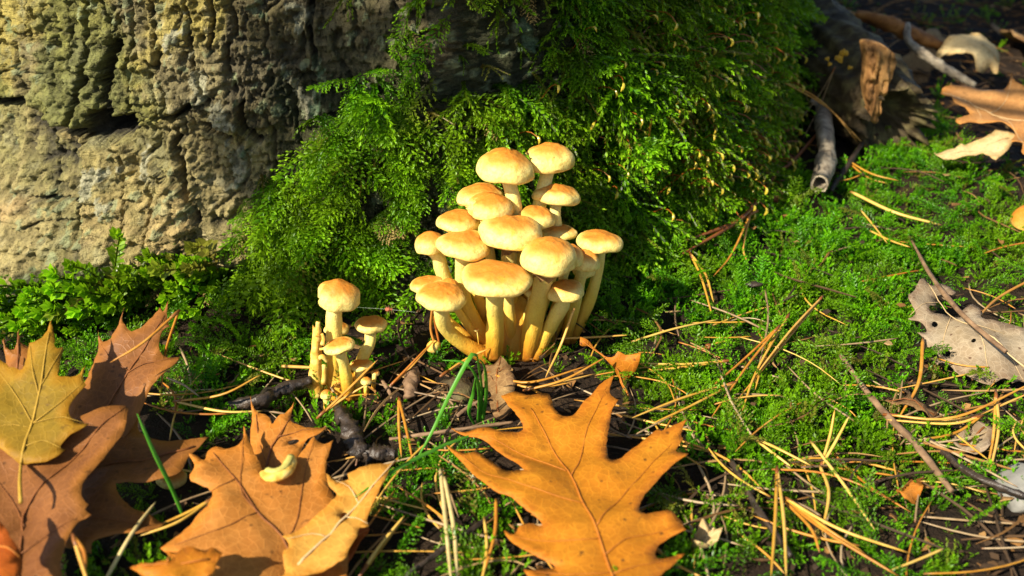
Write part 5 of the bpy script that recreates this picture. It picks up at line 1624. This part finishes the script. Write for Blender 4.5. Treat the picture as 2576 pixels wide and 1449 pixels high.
SINGLES = [
    ([(1445, 775, .03), (1410, 870, .014), (1372, 950, .008)], NO, 'single upright needle leaning against the right stems of the tuft', .0008),
    ([(1400, 852, .010), (1500, 848, .010), (1590, 842, .010)], NO, 'single needle lying level just right of the tuft', .0007),
    ([(1588, 860, .010), (1700, 826, .012), (1810, 803, .012)], NY, 'pale needle lying on moss right of the tuft', .0007),
    ([(708, 921, .012), (750, 923, .012), (800, 925, .012)], NO, 'orange needle stub poking out left of the broken stalk', .0010),
    ([(2140, 482, .010), (2250, 534, .012), (2368, 566, .010)], NY, 'broad straw-yellow blade lying across the moss mound', .0013),
    ([(2165, 528, .010), (2200, 570, .010), (2232, 612, .010)], NY, 'short needle left of the thin grey twig', .0006),
    ([(2188, 580, .010), (2240, 605, .010), (2290, 622, .010)], NY, 'broken needle below the broad straw blade', .0007),
    ([(2600, 700, .012), (2510, 750, .014), (2448, 812, .016)], NO, 'orange needle resting on the grey weathered leaf', .0009),
    ([(2322, 850, .012), (2312, 960, .010), (2262, 1050, .008)], NO, 'thick orange needle left of the grey weathered leaf', .0010),
    ([(1925, 728, .014), (1932, 810, .010), (1905, 940, .009)], NG, 'grey needle among the crossed needles', .0006),
    ([(2038, 1108, .010), (2120, 1215, .010), (2200, 1332, .010)], NY, 'long needle from the moss down to the bare litter', .0008),
    ([(2062, 1170, .009), (2085, 1240, .010), (2068, 1340, .008)], NY, 'curved needle hanging below the V-shaped pair', .0008),
    ([(1248, 1255, .012), (1245, 1340, .012), (1218, 1440, .010)], NO, 'orange needle below the left edge of the large orange leaf', .0008),
    ([(420, 950, .012), (465, 970, .012), (502, 998, .010)], NG, 'pale dead stalk on dark moss near the propped brown leaf', .0007),
    ([(2310, 1095, .009), (2420, 1150, .009), (2560, 1225, .009)], NG, 'dull needle crossing the bare soil at the right', .0007),
    ([(1900, 1110, .010), (1840, 1010, .012), (1800, 900, .010)], NG, 'grey dead needle under the crossed bundle', .0006),
    ([(2150, 1060, .009), (2050, 990, .010), (1980, 920, .010)], NG, 'grey needle right of the crossed bundle', .0006),
    ([(1640, 298, .012), (1634, 330, .012), (1632, 372, .008)], NO, 'upright needle caught in the trunk moss', .0006),
]
for L, m, lab, w in SINGLES:
    if 'trunk moss' in lab:
        pts = [atY(L[0][0], L[0][1], 0.075), atY(L[1][0], L[1][1], 0.078), atY(L[2][0], L[2][1], 0.085)]
        tag(strand('pine_needle', pts, w, m), lab, 'pine needle'); continue
    needle_pair([L], m, lab, None, w)

# needles strewn at random
RN = {'o': (NO, 'orange fallen pine needle lying loose among the moss and litter', 'loose orange pine needles'),
      'y': (NY, 'yellow fallen pine needle lying loose among the moss and litter', 'loose yellow pine needles'),
      'g': (NG, 'grey-brown decayed pine needle lying loose among the moss and litter', 'loose decayed pine needles')}
rn = np.random.default_rng(55)
cnt = 0
while cnt < 230:
    if rn.random() < 0.62:
        uu_, vv_ = rn.uniform(1500, 2620), rn.uniform(420, 1480)
        if vv_ < 760 and rn.random() < 0.6: continue
    else:
        uu_, vv_ = rn.uniform(420, 1750), rn.uniform(960, 1480)
    if vv_ > 950 and 0 < uu_ < 420: continue
    p = atG(uu_, vv_)
    if np.hypot(p[0] - TC[0], p[1] - TC[1]) < 0.33 or np.hypot(p[0], p[1]) < 0.03: continue
    a = rn.uniform(0, 6.28); L = rn.uniform(0.018, 0.055)
    dx, dy = math.cos(a) * L / 2, math.sin(a) * L / 2
    k = rn.choice(['o', 'y', 'g'], p=[0.3, 0.2, 0.5])
    lf = rn.uniform(0.004, 0.010) if k != 'g' else rn.uniform(0.002, 0.008)
    bow = rn.normal(0, 0.07) * L
    pts = []
    for s_ in (-1, -.33, .33, 1):
        x = p[0] + dx * s_ - dy / L * 2 * bow * (1 - s_ * s_); y = p[1] + dy * s_ + dx / L * 2 * bow * (1 - s_ * s_)
        pts.append([x, y, float(gh(x, y)) + lf])
    for k_, f_ in ((1, .33), (2, .67)):
        pts[k_][2] = max(pts[k_][2] - lf + 0.001, pts[0][2] * (1 - f_) + pts[3][2] * f_)
    if any(np.hypot(q[0] - TC[0], q[1] - TC[1]) < 0.315 for q in pts): continue
    m, lab, grp = RN[k]
    reg = ('on the green moss carpet' if uu_ > 1450 and vv_ < 1000 else 'on litter right of the orange leaf' if uu_ > 1700 else 'between the oak leaf piles' if uu_ < 1100 else 'around the large orange leaf')
    shp = ('short' if L < 0.032 else 'long') + (' bowed' if abs(bow) > 0.06 * L else ' straight')
    cn = {'o': 'orange', 'y': 'yellow', 'g': 'grey-brown'}[k]
    lab = shp + ' ' + cn + ' pine needle loose ' + reg
    grp = 'loose ' + shp + ' ' + cn + ' needles ' + reg
    tag(strand('pine_needle', pts, rn.uniform(0.00032, 0.0006), m, 5, n=9), lab, 'pine needle', grp)
    cnt += 1


def blade(name, pts, w, m, label=None, cat=None, parent=None, origin=None, side=None, fold=0.35):
    if parent is None:
        origin = pts[0]; parent = empty('grass', origin); tag(parent, label, cat); name = 'blade'
    path = catmull(pts, 20); s = np.linspace(0, 1, 20)
    pr = np.interp(s, [0, 0.1, 0.5, 0.85, 1], [0.45, 0.8, 1, 0.65, 0.05]) * w
    T = np.gradient(path, axis=0)
    V = []
    for i in range(20):
        t = nrm(T[i]); vdir = nrm(CAM - path[i])
        sd = nrm(np.cross(t, np.array(side) if side is not None else vdir + np.array([0.4, 0.2, 0.8])))
        nn = np.cross(sd, t)
        V += [path[i] - sd * pr[i] + nn * pr[i] * fold, path[i], path[i] + sd * pr[i] + nn * pr[i] * fold]
    F = []
    for i in range(19):
        for k in (0, 1):
            F.append((i * 3 + k, i * 3 + k + 1, i * 3 + 4 + k, i * 3 + 3 + k))
    o_ = np.asarray(origin) if origin is not None else path[0]
    o = mesh_obj(name, np.array(V) - o_, F, m, parent)
    o.modifiers.new('thickness', 'SOLIDIFY').thickness = 0.00018
    return o


g0 = atG(1205, 1085)
root = empty('grass_tuft', g0); tag(root, 'tuft of green grass with bent blades in front of the mushroom tuft', 'grass')
yb_ = g0[1]
blade('blade', [g0, atY(1212, 1000, yb_), atY(1205, 930, yb_ - 0.004), atY(1190, 890, yb_ - 0.008), atY(1135, 985, yb_ - 0.016), atY(1085, 1090, yb_ - 0.022), atG(1038, 1172, 0.006)], 0.0008, M['grass'], parent=root, origin=g0)
blade('blade', [g0 + 0.001, atY(1222, 1000, yb_), atY(1220, 930, yb_), atY(1206, 905, yb_ - .003), atY(1196, 912, yb_ - .004)], 0.0008, M['grass'], parent=root, origin=g0)
blade('blade', [g0 - 0.001, atY(1205, 1010, yb_ - 0.002), atY(1196, 945, yb_ - .003), atY(1165, 912, yb_ - 0.004), atY(1112, 906, yb_ - 0.004)], 0.0007, M['grass'], parent=root, origin=g0)
blade('blade', [g0, atY(1180, 1040, yb_ - 0.004), atY(1190, 990, yb_ - .003), atY(1196, 950, yb_ - .004)], 0.0008, M['grass'], parent=root, origin=g0)
blade('grass_blade', [atG(1195, 1092, 0.014), atG(1100, 1128, 0.020), atG(990, 1185, 0.024), atG(890, 1252, 0.024)], 0.0007, M['grass'], 'long green grass blade reaching over the yellow leaf', 'grass')
blade('grass_blade', [atG(462, 1302, 0.008), atG(430, 1225, 0.018), atG(388, 1140, 0.030), atG(345, 1040, 0.042)], 0.0008, M['grass'], 'single green grass blade leaning over the brown leaves', 'grass')
for pts, lab in [([(1108, 1180, .010), (1120, 1300, .012), (1135, 1460, .012)], 'pale dry straw running down left of the large orange leaf'),
                 ([(1118, 1200, .012), (1142, 1330, .012), (1150, 1460, .010)], 'second thinner straw beside the pale dry straw'),
                 ([(265, 1460, .010), (330, 1345, .016), (392, 1262, .014)], 'dry stalk with a frayed top between the leaf piles')]:
    tag(strand('straw', [atG(a, b, c) for a, b, c in pts], 0.0008, M['straw']), lab, 'straw')


def twig(name, zf, pts, w, m, label, cat='twig', stubs=(), wob=0.25, n=34, seed=1, hollow=False, world=False):
    P = [np.asarray(q, float) for q in pts] if world else [atG(*zf(q[0], q[1]), q[2]) for q in pts]
    path = catmull(P, n)
    s = np.linspace(0, 1, n)
    rad = np.interp(s, np.linspace(0, 1, len(w)), w)
    seg = 14
    tv, tf = tube_data(path, rad, seg, cap=not hollow)
    ii = np.repeat(np.arange(n), seg); kk = np.tile(np.arange(seg), n)
    tv = path[ii] + (tv - path[ii]) * (1 + wob * vnoise(kk * 0.8, ii * 0.45, seed) + wob * 0.5 * vnoise(kk * 2.1, ii * 1.3, seed + 1))[:, None]
    if m is M['twig_dark']:
        tv = path[ii] + (tv - path[ii]) * (1 + 0.22 * np.where(kk % 2 == 0, 1, -1) * vnoise(kk * 0.9, ii * 0.25, seed + 5) + 0.18 * vnoise(kk * 3.1, ii * 2.1, seed + 6))[:, None]
    root = empty(name, P[0]); tag(root, label, cat)
    if hollow:
        inner = path[ii] + (tv - path[ii]) * 0.72
        b = len(tv)
        tv = np.vstack([tv, inner])
        tf = tf + [tuple(b + k for k in f[::-1]) for f in tf]
        for e_ in (0, n - 1):
            for k in range(seg):
                k2 = (k + 1) % seg
                tf.append((e_ * seg + k, e_ * seg + k2, b + e_ * seg + k2, b + e_ * seg + k) if e_ == 0 else (e_ * seg + k2, e_ * seg + k, b + e_ * seg + k, b + e_ * seg + k2))
    mesh_obj('stem', tv - P[0], tf, m, root)
    for (i, d, r0) in stubs:
        q = path[i]
        sv, sf = tube_data([q, q + np.array(d) * 0.5, q + np.array(d)], [r0, r0 * 0.9, r0 * 0.7], 8)
        mesh_obj('stub', sv - P[0], sf, m, root)
    return root


mm = 0.001
twig('twig', ZD, [(2070, 235, .018), (2072, 320, .021), (2080, 390, .020), (2062, 462, .018)], [4.2 * mm, 4.8 * mm, 5.2 * mm, 5.4 * mm], M['twig_grey'], 'hollow grey twig with a side stub lying on the moss', stubs=[(9, (-0.008, 0.002, 0.006), 0.0022)], wob=0.22, seed=3, hollow=True)
twig('twig', ZD, [(2062, 330, .016), (1990, 410, .014), (1950, 440, .014), (1870, 545, .014), (1715, 640, .012)], [0.8 * mm, 1.1 * mm, 1.3 * mm, 1.2 * mm, 0.5 * mm], M['needle_red'], 'long curved reddish twig running from the grey twig over the moss', wob=0.15, seed=5)
twig('twig', ZD, [(1905, 530, .013), (1830, 568, .014), (1715, 608, .014)], [1.0 * mm, 1.2 * mm, 0.4 * mm], M['needle_red'], 'short reddish side twig forking off the curved reddish twig', wob=0.15, seed=7)
twig('twig', ZD, [(2286, 590, .010), (2340, 690, .022), (2420, 790, .024), (2530, 885, .022)], [0.5 * mm, 0.8 * mm, 1.1 * mm, 0.9 * mm], M['twig_brown'], 'thin brown twig lying over the grey weathered leaf', seed=9)
twig('twig', ZD, [(2115, 895, .010), (2200, 1010, .010), (2300, 1115, .010), (2395, 1235, .009)], [1.0 * mm, 1.4 * mm, 1.5 * mm, 1.0 * mm], M['twig_brown'], 'straight brown stick from the moss down to the bare soil', seed=11)
twig('twig', ZA, [(290, 965, .006), (560, 930, .009), (700, 850, .010), (980, 755, .012)], [1.5 * mm, 3.0 * mm, 2.8 * mm, 1.6 * mm], M['twig_dark'], 'wet black twig lying left of the broken stalk', seed=13)
twig('bark_strip', ZA, [(1190, 960, .006), (1270, 1100, .008), (1340, 1260, .009), (1390, 1380, .008)], [1.2 * mm, 2.8 * mm, 3.4 * mm, 2.6 * mm], M['twig_dark'], 'blackened strip of bark in front of the small clump', seed=15, wob=0.6)
twig('bark_strip', ZA, [(1370, 1350, .006), (1520, 1370, .007), (1700, 1360, .006)], [2.2 * mm, 3.6 * mm, 2.0 * mm], M['twig_dark'], 'dark rotten bark lump beside the blackened strip', seed=17, wob=0.4)
twig('twig', ZA, [(1820, 690, .006), (1800, 800, .008), (1790, 900, .006)], [2.8 * mm, 3.0 * mm, 2.4 * mm], M['twig_brown'], 'stubby brown twig end left of the grass tuft', seed=19)
twig('twig', ZA, [(1560, 760, .006), (1610, 830, .008), (1645, 910, .006)], [.8 * mm, 0.9 * mm, 0.6 * mm], M['twig_brown'], 'thin dull purple-brown twig right of the small clump', seed=21)
twig('twig', ZC, [(1100, 1449, .006), (1300, 1300, .008), (1000, 1120, .008)][:2] + [(1550, 1180, .010)], [0.7 * mm, 0.8 * mm, .6 * mm], M['twig_brown'], 'brittle stalk lying right of the grass tuft', seed=23)
twig('twig', ZD, [(980, 1105, .008), (1120, 1085, .010), (1290, 1062, .010)], [.6 * mm, .8 * mm, .6 * mm], M['twig_brown'], 'long thin stalk lying behind the orange leaf tips', seed=25)
twig('twig', ZD, [(2090, 480, .006), (2130, 420, .010), (2170, 360, .012)], [1.4 * mm, 1.8 * mm, 1.2 * mm], M['twig_dark'], 'dark twig right of the hollow grey twig', seed=27)
twig('twig', ZB, [(1210, 270, .05), (1245, 480, .042), (1560, 720, .03), (1980, 970, .02)], [2.2 * mm, 3.0 * mm, 3.4 * mm, 2.0 * mm], M['twig_grey'], 'pale grey branched twig behind the rotten log', seed=29)
twig('bark_strip', ZB, [(640, 160, .05), (1000, 260, .05), (1300, 400, .04), (1640, 540, .03)], [3.0 * mm, 5.5 * mm, 5.5 * mm, 3.5 * mm], M['bark_orange'], 'long rolled orange-brown bark strip behind the rotten log', 'bark', seed=31)
twig('twig', ZD, [(1840, 1160, .008), (1900, 1270, .008), (1990, 1400, .007)], [1.0 * mm, 1.2 * mm, .9 * mm], M['twig_dark'], 'dark stick lying on litter right of the orange leaf', seed=33)
twig('twig', ZD, [(1020, 1449, .006), (1130, 1370, .008), (1260, 1280, .008)], [.9 * mm, 1.1 * mm, .7 * mm], M['twig_dark'], 'dark thin stick below the orange leaf', seed=35)
twig('twig', ZD, [(2330, 1100, .007), (2440, 1190, .008), (2580, 1250, .008)], [1.0 * mm, 1.3 * mm, 1.2 * mm], M['twig_dark'], 'dark stick crossing the bare soil at the right edge', seed=37)

# rotten log with a splintered end
A = atG(*ZB(-150, 420), 0.022); Bq = atG(*ZB(1010, 1330), 0.022)
dl = nrm(Bq - A); A = A - dl * 0.05
A[2] = float(gh(A[0], A[1])) + 0.024
root = empty('rotten_log', Bq); tag(root, 'dark rotten log with a splintered orange broken end beside the trunk', 'log')
path = catmull([A, (A + Bq) / 2 + np.array([0, 0, 0.004]), Bq], 60)
rad = np.interp(np.linspace(0, 1, 60), [0, 0.5, 0.9, 1], [0.036, 0.034, 0.030, 0.024])
tv, tf = tube_data(path, rad, 56, cap=False)
ii = np.repeat(np.arange(60), 56); kk = np.tile(np.arange(56), 60)
aa = kk / 56 * 6.283
w_ = 1 + 0.16 * fbm(np.cos(aa) * 2 + 5, ii * 0.10, 3, 5) + 0.14 * fbm(np.cos(aa) * 6 + 9, np.sin(aa) * 6 + ii * 0.05, 3, 15) + 0.09 * fbm(np.cos(aa) * 9 + np.sin(aa) * 7, ii * 0.4, 3, 6)
tv = path[ii] + (tv - path[ii]) * w_[:, None]
tv[-56:] += dl * (0.022 * np.random.default_rng(3).random(56))[:, None]
tv = np.vstack([tv, path[-1] + (tv[-56:] - path[-1]) * 0.72 - dl * 0.010, [path[-1] - dl * 0.022], [path[0]]])
nb_ = 60 * 56
for k in range(56):
    k2 = (k + 1) % 56
    tf += [(59 * 56 + k, 59 * 56 + k2, nb_ + k2, nb_ + k), (nb_ + k, nb_ + k2, nb_ + 56), (k2, k, nb_ + 57)]
mesh_obj('body', tv - Bq, tf, M['log_bark'], root)
# splintered face: jagged slabs of wood standing at the end
yq = Bq[1] - 0.016
zz_ = [(760, 530), (800, 505), (900, 520), (1010, 560), (1100, 640), (1105, 760), (1070, 900), (1030, 1000), (990, 1100), (940, 1180), (930, 1300), (900, 1420), (830, 1400), (790, 1280), (790, 1150), (770, 1000), (790, 850), (780, 680)]
outl = [atY(*ZB(*q), yq) for q in zz_]
cen = np.mean(outl, axis=0)
V = []; F = []
rs = np.random.default_rng(9)
nr = 9; no = 60
ring = catmull([*outl, outl[0]], no + 1)[:-1]
for i in range(nr + 1):
    f = i / nr
    for k in range(no):
        p = cen + (ring[k] - cen) * f
        # grooves along the grain, hollow near the top
        gr = 0.0045 * fbm(np.array(p[0] * 520), np.array(p[2] * 60), 3, 4) + 0.0030 * fbm(np.array(p[0] * 300), np.array(p[2] * 240), 3, 8)
        V.append(p + np.array([0, -float(gr) * 1.4 + 0.003 * f, 0]))
for i in range(nr):
    for k in range(no):
        k2 = (k + 1) % no
        F.append((i * no + k, i * no + k2, (i + 1) * no + k2, (i + 1) * no + k))
b = len(V)
for k in range(no):
    V.append(ring[k] + np.array([0, 0.016, 0]))
for k in range(no):
    k2 = (k + 1) % no
    F.append((nr * no + k, nr * no + k2, b + k2, b + k))
mesh_obj('splintered_wood', np.array(V) - Bq, F, M['broken_wood'], root)
for k, (px_, py_) in enumerate([(310, 665), (440, 655), (495, 595), (335, 725), (565, 765), (520, 610), (460, 690)]):
    c = atY(*ZB(px_, py_), yq + 0.028)
    bm = bmesh.new(); bmesh.ops.create_icosphere(bm, subdivisions=2, radius=0.0022 if k in (1, 2) else 0.0014)
    for v_ in bm.verts: v_.co *= 1 + 0.25 * math.sin(v_.co.x * 3000 + k) ; v_.co.y *= 0.7
    me = bpy.data.meshes.new('yellow_fungus'); bm.to_mesh(me); bm.free(); me.materials.append(M['yellow_fungus'])
    o = bpy.data.objects.new('yellow_fungus', me); o.location = c - Bq; link(o, root)

# red crumpled chip, pebbles, spider
def lump(name, loc, size, m, label, cat, seed, group=None, sq=(1, 1, 1)):
    bm = bmesh.new(); bmesh.ops.create_icosphere(bm, subdivisions=3, radius=1)
    me = bpy.data.meshes.new(name)
    P_ = np.array([v_.co[:] for v_ in bm.verts])
    n_ = 1 + 0.30 * fbm(P_[:, 0] * 1.7 + seed, P_[:, 1] * 1.7 + P_[:, 2], 3, seed) + 0.12 * fbm(P_[:, 0] * 6 + P_[:, 2] * 3, P_[:, 1] * 6, 2, seed)
    for v_, k in zip(bm.verts, n_): v_.co *= float(k); v_.co.x *= sq[0] * size; v_.co.y *= sq[1] * size; v_.co.z *= sq[2] * size
    bm.to_mesh(me); bm.free(); me.materials.append(m)
    me.polygons.foreach_set('use_smooth', [True] * len(me.polygons))
    o = bpy.data.objects.new(name, me); o.location = loc; link(o)
    return tag(o, label, cat, group)


lump('bark_chip', atG(1945, 492, 0.008), 0.0052, M['red_chip'], 'crumpled red bark chip below the lone tiny mushroom', 'bark', 3, sq=(1, .5, .8))
lump('bark_chip', atG(1782, 872, 0.009), 0.0014, M['needle_red'], 'tiny dark red bud scale on the moss right of the pale needle', 'bark', 4)
lump('bark_chip', atG(1895, 715, 0.010), 0.002, M['twig_dark'], 'small black crumb on the ground moss', 'bark', 5, sq=(2.2, 1, .6))
lump('pebble', atG(2590, 1235, 0.004), 0.013, M['stone'], 'pale grey stone at the right edge of the bare soil', 'stone', 6, sq=(1, 1, .5))
lump('pebble', atG(1092, 872, 0.010), 0.0028, M['flesh'], 'white mushroom crumb stuck among needles left of the tuft', 'mushroom piece', 7, sq=(1.1, .7, 1))
lump('bark_chip', atG(1225, 888, 0.003), 0.0042, M['twig_dark'], 'dark wet bark crumb at the foot of the tuft', 'bark', 8, sq=(1.3, .8, .7))
lump('soil_clod', atG(1150, 990, 0.002), 0.008, M['log_bark'], 'dark round soil clod between the grass blades', 'soil', 9, sq=(1.1, 1, .8))
lump('bark_chip', atG(1036, 985, 0.004), 0.0028, M['twig_brown'], 'brown bark crumb left of the soil clod', 'bark', 10)
sp = atY(976, 778, 0.0)
root = empty('spider', sp); tag(root, 'tiny orange spider hanging on a thread between the two mushroom groups', 'spider')
bm = bmesh.new(); bmesh.ops.create_icosphere(bm, subdivisions=2, radius=0.0011)
for v_ in bm.verts: v_.co.x *= 1.3
bmesh.ops.create_icosphere(bm, subdivisions=2, radius=0.0007, matrix=Matrix.Translation((0.0016, 0, 0)))
me = bpy.data.meshes.new('body'); bm.to_mesh(me); bm.free(); me.materials.append(M['red_chip'])
link(bpy.data.objects.new('body', me), root)
for k in range(8):
    s_ = 1 if k % 2 else -1; j = k // 2
    x0 = 0.0006 + 0.0004 * j
    tv, tf = tube_data([(x0, 0, 0), (x0 + 0.0006 * (j - 1.5), -0.0008, s_ * 0.0013), (x0 + 0.0012 * (j - 1.5), -0.0006, s_ * 0.0024)], [0.00012, 0.0001, 0.00006], 4)
    mesh_obj('leg', tv, tf, M['twig_brown'], root)
th_ = [atY(880, 772, 0.004), sp, atY(1050, 786, -0.004)]
tv, tf = tube_data(catmull(th_, 8), np.full(8, 0.000035), 4)
o = mesh_obj('web_thread', tv, tf, M['web']); tag(o, 'fine spider thread stretched between the two mushroom groups', 'thread')


# ================================================================== an unseen young tree, its leaves aimed to shade chosen parts of trunk and floor
rb = np.random.default_rng(91)
tgt = []


def aim(n, poly, yfun):
    k = 0
    xs = [q[0] for q in poly]; ys = [q[1] for q in poly]
    while k < n:
        a_, b_ = rb.uniform(min(xs), max(xs)), rb.uniform(min(ys), max(ys))
        if inpoly(np.array([a_]), np.array([b_]), poly)[0]:
            tgt.append(atY(a_, b_, yfun(a_)) + SUN * rb.uniform(0.85, 1.15)); k += 1


aim(8, [(660, -150), (740, -150), (750, 120), (730, 300), (700, 450), (590, 500), (600, 400), (640, 250)], lambda a_: 0.045)
aim(15, [(800, -200), (1300, -200), (1900, -150), (1900, 120), (1500, 110), (1100, 160), (830, 180)], lambda a_: 0.04 + max(0, a_ - 1300) / 600 * 0.08)
aim(5, [(780, 800), (1030, 740), (1050, 900), (780, 960)], lambda a_: 0.03)
aim(22, [(2250, -250), (2700, -250), (2700, 60), (2200, 60)], lambda a_: 0.75)
tgt = np.array(tgt)
perp = np.array([-SUN[1], SUN[0], 0]); perp /= np.linalg.norm(perp)
cen = tgt.mean(0)
foot = np.array([cen[0], cen[1], 0]) + perp * 0.95
foot[2] = float(gh(foot[0], foot[1]))
root = empty('shade_sapling', foot)
tag(root, 'young leafy tree outside the picture, placed to shade parts of the mossy trunk', 'tree')
tv, tf = tube_data(catmull([foot - np.array([0, 0, 0.1]), foot + np.array([0.03, 0.02, 0.8]), foot + np.array([-0.02, 0.05, 1.7]), foot + np.array([0.05, 0, 2.7])], 24), np.linspace(0.035, 0.008, 24), 12)
mesh_obj('trunk', tv - foot, tf, M['twig_grey'], root)
LV = []; 
for i in range(9):
    t = i / 8; w = 0.55 * math.sin(math.pi * t ** 0.8) ** 0.8 * 0.5
    LV += [(t, -w, 0.06 * math.sin(t * 3)), (t, 0, 0), (t, w, 0.06 * math.sin(t * 3))]
LF = []
for i in range(8):
    for k in (0, 1):
        LF.append((i * 3 + k, i * 3 + k + 1, i * 3 + k + 4, i * 3 + k + 3))
lm = bpy.data.meshes.new('leaf'); lm.from_pydata(LV, [], LF); lm.materials.append(M['leaf_olive'])
grp_ = np.argsort(tgt @ perp)
limbs = [np.sort(grp_[i::6]) for i in range(6)]
for li in limbs:
    st_ = foot + np.array([0, 0, float(np.clip(tgt[li][:, 2].mean() - foot[2] - 0.15, 0.5, 2.5))])
    order = li[np.argsort(-(tgt[li] @ perp))]
    mid = tgt[order].mean(0)
    pth = catmull([st_, (st_ + mid) / 2 + np.array([0, 0, 0.12]), mid, tgt[order[-1]]], 20)
    tv, tf = tube_data(pth, np.linspace(0.007, 0.0018, 20), 7)
    mesh_obj('branch', tv - foot, tf, M['twig_grey'], root)
    for k in order:
        q = pth[np.argmin(np.linalg.norm(pth - tgt[k], axis=1))]
        tv, tf = tube_data([q, (q + tgt[k]) / 2 + np.array([0, 0, 0.006]), tgt[k]], [0.0012, 0.001, 0.0007], 4)
        mesh_obj('leaf_stalk', tv - foot, tf, M['twig_grey'], root)
        o = bpy.data.objects.new('leaf', lm); sz = rb.uniform(0.032, 0.052); o.scale = (sz, sz, sz)
        zt = nrm(SUN + rb.normal(0, 0.35, 3)); xt = nrm(rb.normal(0, 1, 3)); xt = nrm(xt - zt * (xt @ zt)); yt = np.cross(zt, xt)
        o.rotation_euler = Matrix(np.array([xt, yt, zt]).T.tolist()).to_euler()
        o.location = tgt[k] - foot - xt * sz * 0.5
        link(o, root)
